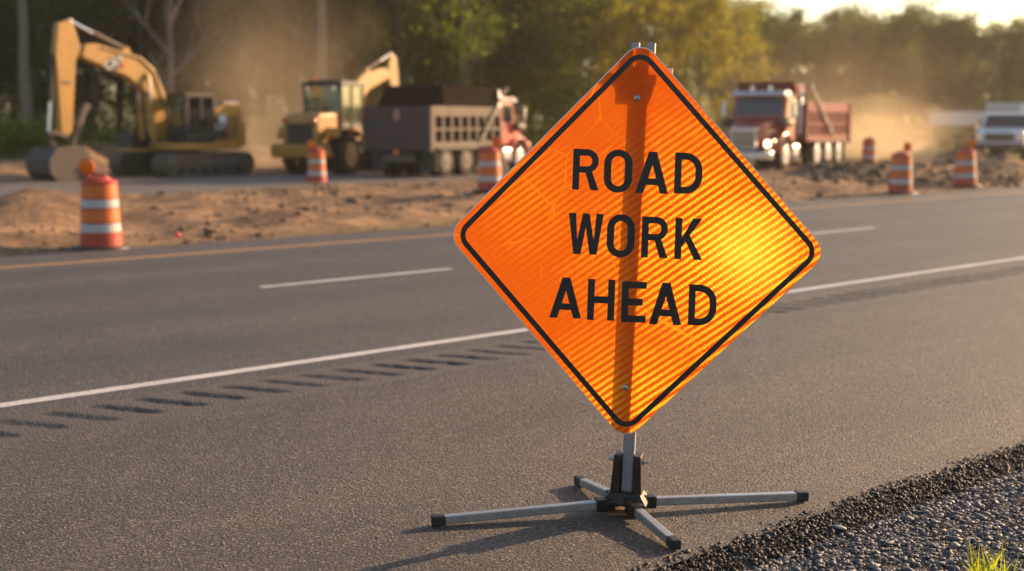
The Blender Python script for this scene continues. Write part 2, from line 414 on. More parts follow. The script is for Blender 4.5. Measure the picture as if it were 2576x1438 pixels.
# clods in the dirt median
CLD = stonemat('dirt_clod', [(.10, .065, .04), (.2, .13, .08), (.36, .23, .14), (.26, .17, .10)], .95, .2)
n = 4200; u = nr.uniform(-1, 46, n); v = nr.uniform(16.8, 28.4, n)
keep = fbm(u * .5, v * .5, 3, 21) > -.06; u, v = u[keep], v[keep]
o = stones('dirt_clods', np.stack([u, v, H(u, v) + .01], -1), np.clip(nr.lognormal(math.log(.075), .55, len(u)), .02, .34), CLD, flat=(.4, .8), jit=.3); o.rotation_euler = (0, 0, RZ)
tag(o, 'brown dirt clods scattered over the bare median', 'dirt clods', kind='stuff')
n = 700; pts = []
for i in range(n):
    px = rnd.choice((rnd.uniform(2020, 2240), rnd.uniform(2250, 2576))); p = G(px, rnd.uniform(436, 470)); pts.append((p.x, p.y, Hxy(p.x, p.y) + .03))
o = stones('rubble', np.array(pts), np.clip(nr.lognormal(math.log(.16), .5, n), .05, .55), stonemat('rubble_stone', [(.09, .065, .045), (.17, .12, .085), (.30, .21, .14)], .9, .2), jit=.3)
tag(o, 'dark broken rubble heaped on the verge among the right hand drums', 'rubble', kind='stuff')
# a pale flat stone lying on the gravel
p = G(2113, 1331, -.03); u, v = UV(p)
ps = stones('pale_stone', np.array([[0, 0, 0.]]), np.array([.062]), paint('pale_stone', (.36, .42, .36), .8, dirt=.3), flat=(.2, .25), jit=.08)
ps.location = (p.x, p.y, Hxy(p.x, p.y) + .022); tag(ps, 'flat pale greenish stone lying on the grey gravel', 'stone')

# ------------------------------------------------------------------ grass tuft and verge weeds
GRS, nt, out = nodes('grass_blade'); N = NT(nt); g = N.n('ShaderNodeNewGeometry')
d = N.n('ShaderNodeBsdfDiffuse'); N.l(N.mix(g.outputs['Random Per Island'], (.14, .19, .02), (.30, .34, .03)), d.inputs[0])
t = N.n('ShaderNodeBsdfTranslucent'); t.inputs[0].default_value = (.5, .55, .03, 1); mx = N.n('ShaderNodeMixShader'); mx.inputs[0].default_value = .5
N.l(d.outputs[0], mx.inputs[1]); N.l(t.outputs[0], mx.inputs[2]); N.l(mx.outputs[0], out.inputs[0])
def tuft(name, base, n, hgt, spread, wd, seed):
    r = random.Random(seed); V = []; F = []
    for i in range(n):
        a = r.uniform(0, 6.28); rr = spread * math.sqrt(r.random()); b = Vector((math.cos(a) * rr, math.sin(a) * rr, 0))
        lean = Vector((r.uniform(-1, 1), r.uniform(-1, 1), 0)) * .33 * hgt; hh = hgt * r.uniform(.45, 1)
        s_ = Vector((math.cos(r.uniform(0, 3.1)), math.sin(r.uniform(0, 3.1)), 0)) * wd * r.uniform(.6, 1.2)
        k = len(V); S = 5
        for j in range(S + 1):
            t = j / S; p = b + lean * t * t + Vector((0, 0, hh * t * (1 - .15 * t))); ww = s_ * (1 - t) ** .7 * .5
            V += [p - ww, p + ww]
        for j in range(S): F.append((k + 2 * j, k + 2 * j + 1, k + 2 * j + 3, k + 2 * j + 2))
    o = npmesh(name, [x[:] for x in V], F, GRS); o.location = base; return o
p = G(2492, 1475, -.06)
tag(tuft('grass_tuft', (p.x, p.y, Hxy(p.x, p.y)), 60, .25, .085, .012, 3), 'bright green grass tuft growing out of the gravel', 'grass tuft')

# ------------------------------------------------------------------ the road sign on its stand
C0 = Vector((.51, 5.47, 0)); YAW, ROLL = R(14), R(2.35)
Rv = Vector((math.cos(YAW), -math.sin(YAW), 0)); Nv = Vector((-math.sin(YAW), -math.cos(YAW), 0)); Uz = Vector((0, 0, 1))
Uv = Uz * math.cos(ROLL) + Rv * math.sin(ROLL); Rr = Rv * math.cos(ROLL) - Uz * math.sin(ROLL)
def onplane(px, py, off):
    """photo point -> point on the sign plane (relative to the stand's foot)"""
    r = ray(px, py); p0 = C0 + Nv * off; o = Vector((0, 0, CH)); t = (p0 - o).dot(Nv) / r.dot(Nv)
    return o + r * t - C0
def SL(a, n, h): return Rr * a - Nv * n + Uv * h      # sign-local -> relative (n = behind the mast axis)
root = empty('road_sign', C0)
tag(root, 'orange diamond ROAD WORK AHEAD sign on a folding metal stand', 'road sign')
SM = Matrix((Rr, -Nv, Uv)).transposed()
OFF = .033
Tc, Rc, Bc, Lc = Vector((1613, 100)), Vector((2083, 638)), Vector((1572, 1111)), Vector((1126, 590))
def rounded(inset, rad, n=10):
    P = [Tc, Rc, Bc, Lc]; cen = sum(P, Vector((0, 0))) / 4; E = []
    for i in range(4):
        a, b = P[i], P[(i + 1) % 4]; d = (b - a).normalized(); nn = Vector((-d.y, d.x))
        if nn.dot(cen - a) < 0: nn = -nn
        E.append((a + nn * inset, d, nn))
    pts = []
    for i in range(4):
        (a, d1, n1), (b, d2, n2) = E[i - 1], E[i]
        # centre of the fillet: offset both edges by rad
        a2, b2 = a + n1 * rad, b + n2 * rad
        det = d1.x * -d2.y + d1.y * d2.x; w_ = b2 - a2; t = (w_.x * -d2.y + w_.y * d2.x) / det; c = a2 + d1 * t
        s0 = math.atan2(-n1.y, -n1.x); s1 = math.atan2(-n2.y, -n2.x); dl = (s1 - s0 + math.pi) % (2 * math.pi) - math.pi
        for k in range(n + 1): ang = s0 + dl * k / n; pts.append((c.x + math.cos(ang) * rad, c.y + math.sin(ang) * rad))
    return pts
# sheeting material
m, nt, out = nodes('orange_sheeting'); N = NT(nt); v = N.coord()
sep = N.n('ShaderNodeSeparateXYZ'); N.l(v, sep.inputs[0]); ang = R(36.5)
q = N.math('ADD', N.math('MULTIPLY', sep.outputs['X'], -math.sin(ang)), N.math('MULTIPLY', sep.outputs['Z'], math.cos(ang)))
s_ = N.math('ADD', N.math('MULTIPLY', sep.outputs['X'], math.cos(ang)), N.math('MULTIPLY', sep.outputs['Z'], math.sin(ang)))
wob = N.noise(v, 55, 3, .7)
wv = N.math('ADD', N.math('MULTIPLY', q, 1 / .0268), N.math('MULTIPLY', N.math('SUBTRACT', wob, .5), .42))
sinv = N.math('SINE', N.math('MULTIPLY', wv, 2 * math.pi))
stripe = N.ramp(N.math('MULTIPLY_ADD', sinv, .5, .5), [(.36, 0.0), (.70, 1.0)])
# cross cells inside each stripe
cell = N.math('SINE', N.math('MULTIPLY', s_, 2 * math.pi / .0135))
cells = N.ramp(N.math('ADD', N.math('MULTIPLY_ADD', cell, .35, .5), N.math('MULTIPLY', N.math('SUBTRACT', N.noise(v, 140, 3, .8), .5), 1.2)), [(.15, .6), (.5, 1.0)])
worn = N.ramp(N.noise(v, 1.9, 3, .5), [(.35, .12), (.62, 1.0)])
gx = N.math('MULTIPLY_ADD', sep.outputs['X'], .85, .45)       # sideways and downward ramps for the painted glow, unused
gz = N.math('MULTIPLY_ADD', sep.outputs['Z'], -.55, 1.15)
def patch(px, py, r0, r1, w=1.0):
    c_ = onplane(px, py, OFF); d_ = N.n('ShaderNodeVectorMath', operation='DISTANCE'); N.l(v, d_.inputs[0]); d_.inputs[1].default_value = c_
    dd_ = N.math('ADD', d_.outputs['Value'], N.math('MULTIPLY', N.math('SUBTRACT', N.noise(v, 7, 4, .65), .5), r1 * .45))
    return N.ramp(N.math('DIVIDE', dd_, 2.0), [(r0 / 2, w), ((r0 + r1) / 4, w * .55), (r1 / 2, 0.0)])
glow_spot = patch(1885, 632, .0, .25, .72)                               # sun hot spot painted into the sheet's colour and translucency
glow_mask = N.math('MAXIMUM', patch(1870, 680, .20, .86), N.math('MAXIMUM', patch(1600, 1000, .08, .46, 1.0), N.math('MULTIPLY', patch(1330, 500, .05, .34), .45)))  # painted glow areas, standing in for sunlight scattered through the sheet
glow_mask = N.math('MULTIPLY', N.math('MAXIMUM', glow_mask, .07), N.math('MULTIPLY_ADD', worn, .4, .6))
mott = N.noise(v, 26, 6, .75)
msk = N.math('MULTIPLY', N.math('MULTIPLY', stripe, cells), glow_mask)
# creases
cr = N.ramp(N.voro(N.coord((1, 1, .55), rot=(0, R(35), 0)), 5.5, 'DISTANCE_TO_EDGE'), [(.0, 1.0), (.012, 0.0)])
crk = N.math('MULTIPLY', cr, N.ramp(N.noise(v, 3.1, 3), [(.5, 0.0), (.6, 1.0)]))
msk2 = N.math('MAXIMUM', N.math('MAXIMUM', msk, N.math('MULTIPLY', crk, .45)), N.math('MULTIPLY', glow_spot, N.math('MULTIPLY_ADD', mott, 1.3, .1)))
hh = N.math('ADD', N.math('ADD', N.math('MULTIPLY', mott, .5), N.math('MULTIPLY', crk, .6)), N.math('MULTIPLY', N.noise(v, 4.5, 3, .5), 1.5))
nm = N.bump(hh, .35, .012)
dcol = N.mix(N.ramp(mott, [(.3, 0.0), (.7, 1.0)]), (1.0, .075, .003), (1.0, .135, .006))
dif = N.prin(None, dcol, .45, 0, nm, .16)
tr = N.n('ShaderNodeBsdfTranslucent'); N.l(N.mix(N.math('MULTIPLY', glow_spot, N.math('MULTIPLY_ADD', stripe, .6, .55)), N.mix(msk2, (.98, .18, .004), (1.0, .62, .03)), (1, .80, .10)), tr.inputs[0]); N.l(nm, tr.inputs['Normal'])
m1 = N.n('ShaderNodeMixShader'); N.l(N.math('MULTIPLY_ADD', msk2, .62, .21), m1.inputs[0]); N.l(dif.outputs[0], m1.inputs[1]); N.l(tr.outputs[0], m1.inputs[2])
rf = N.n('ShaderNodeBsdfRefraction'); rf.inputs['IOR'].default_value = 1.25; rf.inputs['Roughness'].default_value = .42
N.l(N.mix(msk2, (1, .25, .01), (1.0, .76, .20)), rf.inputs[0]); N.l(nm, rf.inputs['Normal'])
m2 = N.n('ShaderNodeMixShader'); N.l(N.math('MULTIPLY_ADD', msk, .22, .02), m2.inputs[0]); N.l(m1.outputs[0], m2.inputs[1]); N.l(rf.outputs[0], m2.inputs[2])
N.l(m2.outputs[0], out.inputs[0]); SHEET = m
RIM = paint('sheet_edge', (.75, .68, .60), .6, dirt=.1)
BLK = paint('black_legend', (.012, .011, .012), .42, dirt=.12, dirtc=(.05, .03, .02), scale=14)
ALU = paint('worn_aluminium', (.46, .46, .47), .36, .85, dirt=.65, dirtc=(.20, .18, .16), scale=9, bump=.002)
ALD = paint('grey_metal', (.30, .31, .34), .45, .6, dirt=.35, dirtc=(.17, .15, .13), scale=11, bump=.002)
RUB = paint('black_rubber', (.016, .016, .018), .5, dirt=.25, dirtc=(.07, .06, .05), scale=14, bump=.002)
IRON = paint('dark_cast_iron', (.022, .016, .013), .34, .3, dirt=.5, dirtc=(.06, .035, .02), scale=22, bump=.003)
out_l = rounded(0, 46)
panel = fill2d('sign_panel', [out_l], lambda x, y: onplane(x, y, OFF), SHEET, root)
rimb = MB(); k = len(out_l)
hem = rounded(-2.6, 48.6)
rimb.add([onplane(x, y, OFF - .0006) for x, y in out_l] + [onplane(x, y, OFF - .0035) for x, y in hem], [(i, (i + 1) % k, (i + 1) % k + k, i + k) for i in range(k)])
rimb.build('panel_edge', RIM, panel)
fill2d('border', [rounded(12.5, 42), rounded(26, 27)], lambda x, y: onplane(x, y, OFF + .0015), BLK, panel)
def arc(cx, cy, rx, ry, a0, a1, n=14): return [(cx + rx * math.cos(R(a0 + (a1 - a0) * i / n)), cy + ry * math.sin(R(a0 + (a1 - a0) * i / n))) for i in range(n + 1)]
def glyph(ch, w_, t):
    if ch == 'O':
        r = w_ / 2; ri = r - t
        return [arc(r, 1 - r * .98, r, r, 0, 180) + arc(r, r * .98, r, r, 180, 360), arc(r, 1 - r * .98, ri, ri + .01, 0, 180) + arc(r, r * .98, ri, ri + .01, 180, 360)]
    if ch == 'D':
        r = w_ * .62; ri = r - t
        return [[(0, 0), (0, 1)] + arc(w_ - r, 1 - r, r, r, 90, 0) + arc(w_ - r, r, r, r, 0, -90), [(t, t), (t, 1 - t)] + arc(w_ - r, 1 - r, ri, ri, 90, 0) + arc(w_ - r, r, ri, ri, 0, -90)]
    if ch == 'R':
        r = .29; ri = r - t * .95
        return [[(0, 0), (0, 1)] + arc(w_ - r, .71, r, r, 90, -62) + [(w_ + .02, 0), (w_ + .02 - 1.2 * t, 0), (w_ * .50, .42), (t, .42), (t, 0)], [(t, .42 + t * .95), (t, 1 - t)] + arc(w_ - r, .71, ri, ri, 90, -90)]
    if ch == 'A':
        k_ = w_ / 2 - .58 * t; L_ = lambda y: (1.15 * t + y * k_, y); Q_ = lambda y: (w_ - 1.15 * t - y * k_, y); ya = (w_ / 2 - 1.15 * t) / k_
        return [[(0, 0), (k_, 1), (w_ - k_, 1), (w_, 0), (w_ - 1.15 * t, 0), Q_(.20), L_(.20), (1.15 * t, 0)], [L_(.36), Q_(.36), (w_ / 2, ya)]]
    if ch == 'W':
        s = t * .95; a, b = .27 * w_, .73 * w_
        return [[(0, 1), (a - s * .55, 0), (a + s * .55, 0), (.5 * w_, .66), (b - s * .55, 0), (b + s * .55, 0), (w_, 1), (w_ - s * 1.12, 1), (b + .005, .36), (.5 * w_ + s * .5, 1), (.5 * w_ - s * .5, 1), (a - .005, .36), (s * 1.12, 1)]]
    if ch == 'K': return [[(0, 0), (0, 1), (t, 1), (t, .52), (w_ - 1.32 * t, 1), (w_, 1), (w_ * .55, .585), (w_ + .03, 0), (w_ + .03 - 1.2 * t, 0), (w_ * .40, .44), (t, .30), (t, 0)]]
    if ch == 'H': return [[(0, 0), (0, 1), (t, 1), (t, .5 + t / 2), (w_ - t, .5 + t / 2), (w_ - t, 1), (w_, 1), (w_, 0), (w_ - t, 0), (w_ - t, .5 - t / 2), (t, .5 - t / 2), (t, 0)]]
    if ch == 'E': return [[(0, 0), (0, 1), (w_, 1), (w_, 1 - t), (t, 1 - t), (t, .5 + t * .5), (w_ * .86, .5 + t * .5), (w_ * .86, .5 - t * .5), (t, .5 - t * .5), (t, t), (w_, t), (w_, 0)]]
# each letter: x0, x1, y top, y bottom at its left side, in the enlarged crop of the photo
LET = [('R', 459, 548, 406, 547), ('O', 567, 665, 408, 556), ('A', 677, 791, 415, 559), ('D', 811, 907, 419, 561),
       ('W', 443, 564, 628, 770), ('O', 577, 673, 632, 780), ('R', 697, 787, 640, 782), ('K', 812, 905, 645, 788),
       ('A', 380, 490, 850, 990), ('H', 510, 604, 856, 998), ('E', 628, 713, 864, 1005), ('A', 724, 837, 868, 1013), ('D', 859, 956, 875, 1016)]
cs = 1 / .922 / 1.4907
for ch, x0, x1, y0, y1 in LET:
    h_ = (y1 - y0); w_ = (x1 - x0) / h_; cxp = (x0 + x1) / 2; cyp = (y0 + y1) / 2
    def to3(gx_, gy_, cxp=cxp, cyp=cyp, h_=h_, w_=w_):
        a = (gx_ - w_ / 2) * h_; b = (gy_ - .5) * h_; c_, s2 = math.cos(R(2.1)), math.sin(R(2.1))
        X = cxp + a * c_ + b * s2; Y = cyp + a * s2 - b * c_
        return onplane((1650 + X / .922) / 1.4907, (120 + Y / .922) / 1.4907, OFF + .0015)
    fill2d('letter', glyph(ch, w_, .168), to3, BLK, panel)
# stand
mast = MB().box(SL(0, .012, 1.0), (.052, .040, 1.86), SM).build('mast', ALD, root, bevel=.004)
for px, py in ((1603, 248), (1573, 976)):
    p = onplane(px, py, OFF); q_ = Nv
    MB().lathe([(.0145, 0), (.0145, .002), (.012, .005), (.006, .0075)], p + q_ * .0005, q_, 20).build('screw', paint('zinc', (.5, .5, .52), .3, .9, dirt=.3, scale=90, bump=.002), panel, smooth=True)
    MB().box(p + q_ * .0082, (.014, .001, .0025), SM @ Matrix.Rotation(.5, 3, 'Y')).box(p + q_ * .0085, (.0025, .001, .014), SM @ Matrix.Rotation(.5, 3, 'Y')).build('screw_slot', BLK, panel)
# pronged top bracket and cross bar, positions read off the photo
top = onplane(1616, 190, 0) ; ta = top.dot(Rr); th_ = top.dot(Uv)
br = MB()
br.box(SL(ta - .036, .004, th_ + .065), (.034, .030, .145), SM)
br.box(SL(ta + .034, .004, th_ + .063), (.030, .034, .147), SM)
br.box(SL(ta, .026, th_ - .02), (.105, .008, .16), SM)
br.build('top_bracket', ALD, root, bevel=.002)
cbz = onplane(1687, 178, 0); ca = cbz.dot(Rr); ch_ = cbz.dot(Uv)
MB().box(SL((ca + ta) / 2 - .058, .040, ch_ - .012), (.245, .012, .045), SM).build('cross_bar', RIM, root, bevel=.002)
MB().prism([(ta - .07, th_ - .02), (ta + .07, th_ - .02), (ta + .07, th_ - .09), (ta + .045, th_ - .16), (ta - .045, th_ - .10)], 0, .004)
pk = MB(); prof = [(ta - .10, th_ + .00), (ta + .10, th_ + .00), (ta + .078, th_ - .085), (ta + .055, th_ - .14), (ta + .04, th_ - .09), (ta - .055, th_ - .085)]
pk.add([SL(a, .006, b) for a, b in prof] + [SL(a, .009, b) for a, b in prof], [list(range(6)), list(range(11, 5, -1))] + [(i, (i + 1) % 6, (i + 1) % 6 + 6, i + 6) for i in range(6)])
pk.build('corner_pocket', paint('pocket_vinyl', (.35, .05, .01), .6), root)
# cast base bracket
rl = ROLL
bb = MB()
def bx(a, n_, h, d): bb.box(SL(a, n_, h), d, SM)
for sgn in (-1, 1):
    pr = [(sgn * .030, .275), (sgn * .060, .275), (sgn * .072, .085), (sgn * .030, .085)]
    if sgn > 0: pr = pr[::-1]
    vs2 = [SL(a, -.034, h) for a, h in pr] + [SL(a, .048, h) for a, h in pr]
    bb.add(vs2, [(0, 1, 2, 3), (7, 6, 5, 4)] + [(i, i + 4, (i + 1) % 4 + 4, (i + 1) % 4) for i in range(4)])
bx(0, .044, .16, (.062, .010, .155))
# skirt
ring = [(-.068, -.046), (.068, -.046), (.068, .055), (-.068, .055)]; ring2 = [(-.098, -.068), (.098, -.068), (.098, .080), (-.098, .080)]
vs2 = [SL(a, n_, .105) for a, n_ in ring] + [SL(a, n_, .062) for a, n_ in ring2] + [SL(a, n_, .050) for a, n_ in ring2]
bb.add(vs2, [(0, 1, 2, 3), (11, 10, 9, 8)] + [(i + j, i + j + 4, (i + 1) % 4 + j + 4, (i + 1) % 4 + j) for i in range(4) for j in (0, 4)])
bb.build('base_bracket', IRON, root, bevel=.005)
MB().box(Vector((0, 0, .012)), (.16, .12, .008)).build('base_plate', paint('rusty_plate', (.22, .11, .05), .7, dirt=.5), root, bevel=.002)
for sgn in (-1, 1):
    a = sgn * .062
    b_ = MB().tube(SL(a, .008, .243), SL(a + sgn * .014, .008, .243), .0125, n=6).tube(SL(a + sgn * .014, .008, .243), SL(a + sgn * .03, .008, .243), .0065, n=10)
    b_.build('bolt', MATS['zinc'], root)
feet = [((-.33, 5.29), 0), ((1.35, 5.65), 1), ((.67, 4.985), 2), ((.325, 5.90), 3)]
for (fx, fy), k in feet:
    e = Vector((fx, fy, 0)) - C0; dr = e.normalized(); hub = dr * .085 + Vector((0, 0, .050)); tip = e + Vector((0, 0, .0265))
    d_ = (tip - hub).normalized()
    M_ = d_.to_track_quat('X', 'Z').to_matrix(); L_ = (tip - hub).length
    leg = MB().box((hub + tip) / 2, (L_, .037, .037), M_).build('leg', ALU, root, bevel=.004)
    MB().box(tip + d_ * .012 - d_ * .022, (.062, .045, .045), M_).build('end_cap', RUB, leg, bevel=.007)
    MB().box(hub + d_ * .012 + Vector((0, 0, .0)), (.085, .058, .056), M_).box(hub - d_ * .03 + Vector((0, 0, .028)), (.07, .066, .018), M_).build('leg_socket', IRON, root, bevel=.006)

# ------------------------------------------------------------------ traffic drums
DR = paint('drum_plastic', (.44, .034, .014), .45, dirt=.3, scale=5); DO = paint('orange_reflective', (.62, .13, .010), .4, dirt=.25, scale=6)
DW = paint('white_reflective', (.44, .44, .46), .4, dirt=.3, scale=6); AMB = None
m, nt, out = nodes('amber_lens'); N = NT(nt); p_ = N.prin(None, (.95, .30, .01), .2, 0, None, .6)
t = N.n('ShaderNodeBsdfTranslucent'); t.inputs[0].default_value = (1, .42, .02, 1); mx = N.n('ShaderNodeMixShader'); mx.inputs[0].default_value = .6
N.l(p_.outputs[0], mx.inputs[1]); N.l(t.outputs[0], mx.inputs[2]); N.l(mx.outputs[0], out.inputs[0]); AMB = m
def make_drum():
    r = empty('traffic_drum', (0, 0, 0))
    rad = lambda z: .288 - .045 * (z / .95)
    MB().lathe([(rad(0), .03), (rad(.1), .1), (rad(.22), .225), (rad(.22) - .012, .235), (rad(.37) - .012, .365), (rad(.37), .37), (rad(.37) - .012, .38), (rad(.56) - .012, .56), (rad(.56), .567), (rad(.56) - .012, .575), (rad(.70) - .012, .695), (rad(.70), .702), (rad(.7) - .012, .71), (rad(.9) - .012, .895), (rad(.9), .905), (rad(.93), .93), (.20, .965), (.165, .97), (.155, .99), (.10, 1.0)], n=32).build('body', DR, r, smooth=True)
    for z0, z1, mt in ((.240, .362, DW), (.382, .558, DO), (.577, .693, DW), (.712, .893, DO)):
        MB().lathe([(rad(z0) - .013, z0 - .001), (rad(z0) - .006, z0), (rad(z1) - .006, z1), (rad(z1) - .013, z1 + .001)], n=32).build('reflective_band', mt, r, smooth=True)
    MB().lathe([(.385, 0), (.39, .012), (.38, .035), (.30, .05), (.28, .05)], n=24).build('rubber_base', RUB, r, smooth=True)
    MB().path([(-.10, 0, .985), (-.09, 0, 1.03), (.09, 0, 1.03), (.10, 0, .985)], .014, 8).build('handle', DR, r)
    return r
def add_light(r, tilt=0):
    MB().box((-.16, 0, 1.0), (.07, .06, .085)).build('light_housing', DR, r, bevel=.01)
    c = Vector((-.16 + tilt, 0, 1.135))
    l_ = MB().lathe([(.060, -.035), (.098, -.026), (.104, 0), (.098, .026), (.060, .035)], c, (0, 1, 0), 24).build('warning_lamp', AMB, r, smooth=True)
    l_.scale = (1, 1, 1)
    MB().lathe([(.110, -.012), (.110, .012)], c, (0, 1, 0), 24).build('lamp_ring', DO, l_, smooth=True)
d0 = make_drum(); add_light(d0)
d1 = make_drum()
DRL = [((256, 627), 1, 'nearest drum, on the road edge at far left, with a tilted amber lamp', 0, .07),
       ((797, 462), 1, 'banded drum with amber lamp in front of the wheel loader', .2, 0),
       ((1232, 502), 1, 'banded drum with amber lamp, partly hidden by the left edge of the diamond sign', 3.2, 0),
       ((2185, 425), 0, 'smallest and farthest drum, without a lamp, in the dusty haze right of the red truck', .3, 0),
       ((2264, 490), 1, 'banded drum with bright lamp at the roadside in front of the dark rubble', 3.4, 0),
       ((2430, 475), 1, 'banded drum leaning slightly, the nearest to the white truck', 2.9, .1)]
first = True
for (px, py), lamp, lab, rz, tilt in DRL:
    if lamp: o = d0 if first else copy_tree(d0); first = False
    else: o = d1
    p = G(px, py - 3); z = Hxy(p.x, p.y); z = max(z, 0) if UV(p)[1] < 16.6 else z
    o.location = (p.x, p.y, z); o.rotation_euler = (0, tilt * .5 if px > 2400 else 0, rz)
    tag(o, lab, 'traffic drum', 'orange and white drums along the works')
d1_used = True

# ------------------------------------------------------------------ machine materials
YEL = paint('machine_yellow', (.45, .225, .028), .42, dirt=.55, dirtc=(.20, .115, .05), scale=1.7, coat=.12)
BKT = paint('worn_bucket_steel', (.06, .05, .045), .5, .3, dirt=.35, dirtc=(.14, .10, .07), scale=3)
DKM = paint('machine_black', (.012, .012, .013), .5, dirt=.3, dirtc=(.06, .042, .03), scale=2.5)
STL = paint('dusty_steel', (.08, .068, .058), .55, .3, dirt=.6, dirtc=(.22, .15, .10), scale=3)
CHR = paint('chrome', (.65, .65, .67), .2, 1, dirt=.15, scale=4)
WHT = paint('white_paint', (.62, .63, .66), .35, dirt=.3, dirtc=(.4, .33, .25), scale=1.5, coat=.3)
TYR = paint('tyre_rubber', (.022, .02, .019), .9, dirt=.45, dirtc=(.12, .085, .055), scale=6)
REDP = paint('red_paint', (.30, .035, .028), .3, dirt=.3, dirtc=(.3, .17, .11), scale=1.4, coat=.15)
ORP = paint('faded_red_paint', (.46, .045, .022), .4, dirt=.25, dirtc=(.34, .14, .07), scale=1.4, coat=.15)
RBOX = paint('dull_red_steel', (.19, .024, .017), .65, dirt=.3, dirtc=(.24, .07, .045), scale=2, spec=.3)
BOXB = paint('dark_bed_steel', (.040, .026, .024), .5, dirt=.5, dirtc=(.12, .07, .05), scale=2.2)
BOXT = paint('dusty_bed_steel', (.11, .085, .065), .6, dirt=.6, dirtc=(.24, .17, .11), scale=2, spec=.3)
TRM = paint('dull_metal', (.20, .18, .16), .6, .4, dirt=.4)
CHD = paint('dull_chrome', (.42, .42, .45), .38, .9, dirt=.3, scale=4)
TRP = paint('black_tarp', (.012, .010, .010), .9, dirt=.04, spec=.03)
REDL = paint('red_lens', (.6, .02, .015), .2, dirt=.1); ORL = paint('orange_marker', (.75, .16, .01), .3, dirt=.1)
m, nt, out = nodes('tinted_glass'); N = NT(nt)
gl = N.n('ShaderNodeBsdfGlossy'); gl.inputs[0].default_value = (.75, .85, .88, 1); gl.inputs['Roughness'].default_value = .06
tr = N.n('ShaderNodeBsdfTransparent'); tr.inputs[0].default_value = (.26, .34, .30, 1); fr = N.n('ShaderNodeFresnel'); fr.inputs[0].default_value = 1.8
mx = N.n('ShaderNodeMixShader'); N.l(fr.outputs[0], mx.inputs[0]); N.l(tr.outputs[0], mx.inputs[1]); N.l(gl.outputs[0], mx.inputs[2]); N.l(mx.outputs[0], out.inputs[0]); GLS = m
m, nt, out = nodes('dark_glass'); N = NT(nt); N.prin(out, (.012, .028, .038), .07, 0, None, .8); DGL = m
m, nt, out = nodes('headlight_lens'); N = NT(nt); p_ = N.prin(out, (.9, .85, .7), .15, 0, None, .8); p_.inputs['Emission Color'].default_value = (1, .72, .35, 1); p_.inputs['Emission Strength'].default_value = 6; HLT = m

def text_mesh(s, size, M, mat, parent, name='logo_letters'):
    cu = bpy.data.curves.new('t', 'FONT'); cu.body = s; cu.size = size; cu.align_x = 'CENTER'; cu.align_y = 'CENTER'; cu.offset = size * .012
    ob = bpy.data.objects.new('t', cu); me0 = ob.to_mesh()
    vs = [M @ v.co for v in me0.vertices]; fs = [list(p.vertices) for p in me0.polygons]
    ob.to_mesh_clear(); bpy.data.objects.remove(ob); bpy.data.curves.remove(cu)
    me = bpy.data.meshes.new(name); me.from_pydata(vs, [], fs); return link(name, me, mat, parent)
def logo(parent, x, z, y, side, w_, h_, ang=0):
    """black plate with white letters and a red corner, on the side (side=+1: +y face)"""
    M = Matrix.Translation((x, y, z)) @ Matrix.Rotation(ang, 4, 'Y') @ (Matrix.Rotation(math.pi, 4, 'Z') if side > 0 else Matrix.Identity(4)) @ Matrix.Rotation(math.pi / 2, 4, 'X')
    b = MB(); b.add([M @ Vector(q) for q in ((-w_ / 2, -h_ / 2, .004), (w_ / 2, -h_ / 2, .004), (w_ / 2, h_ / 2, .004), (-w_ / 2, h_ / 2, .004))], [(0, 1, 2, 3)])
    pl = b.build('logo', DKM, parent)
    text_mesh('CAT', h_ * .95, M @ Matrix.Translation((-.04 * w_, .04 * h_, .009)), WHT, pl)
    b = MB(); b.add([M @ Vector(q) for q in ((w_ * .22, -h_ / 2, .013), (w_ / 2, -h_ / 2, .013), (w_ / 2, h_ * .05, .013))], [(0, 1, 2)]); b.build('logo_corner', REDL, pl)

# ------------------------------------------------------------------ excavator
def track(y, parent):
    L, hh, wd = 1.62, .74, .55; prof = []
    for i in range(11): a = R(90 + 18 * i); prof.append((-L + hh / 2 * math.cos(a), hh / 2 + hh / 2 * math.sin(a)))
    for i in range(11): a = R(-90 + 18 * i); prof.append((L + hh / 2 * math.cos(a), hh / 2 + hh / 2 * math.sin(a)))
    b = MB(); b.prism(prof, y - wd / 2, y + wd / 2)
    # grouser plates
    per = []
    for i in range(len(prof)):
        p, q = Vector(prof[i]), Vector(prof[(i + 1) % len(prof)]); n_ = max(1, int((q - p).length / .16))
        for j in range(n_): per.append((p + (q - p) * ((j + .5) / n_), (q - p).normalized()))
    for c, d in per:
        M = Matrix(((d.x, 0, -d.y), (0, 1, 0), (d.y, 0, d.x))); b.box((c.x + d.y * .012, y, c.y - d.x * .012), (.10, wd + .05, .035), M)
    o = b.build('track', STL, parent)
    fr = MB()
    sg = 1 if y > 0 else -1
    fr.box((0, y + sg * .30, .40), (2.5, .06, .22)); fr.build('track_frame', YEL if False else STL, o, bevel=.02)
    for i in range(6): MB().lathe([(.12, 0), (.12, .05), (.05, .06)], (-1.25 + i * .5, y + sg * .29, .2), (0, sg, 0), 14).build('roller', DKM, o, smooth=True)
    for x in (-L, L): MB().lathe([(.31, 0), (.30, .05), (.15, .06), (.12, .10)], (x, y + sg * .275, hh / 2), (0, sg, 0), 18).build('sprocket', STL, o, smooth=True)
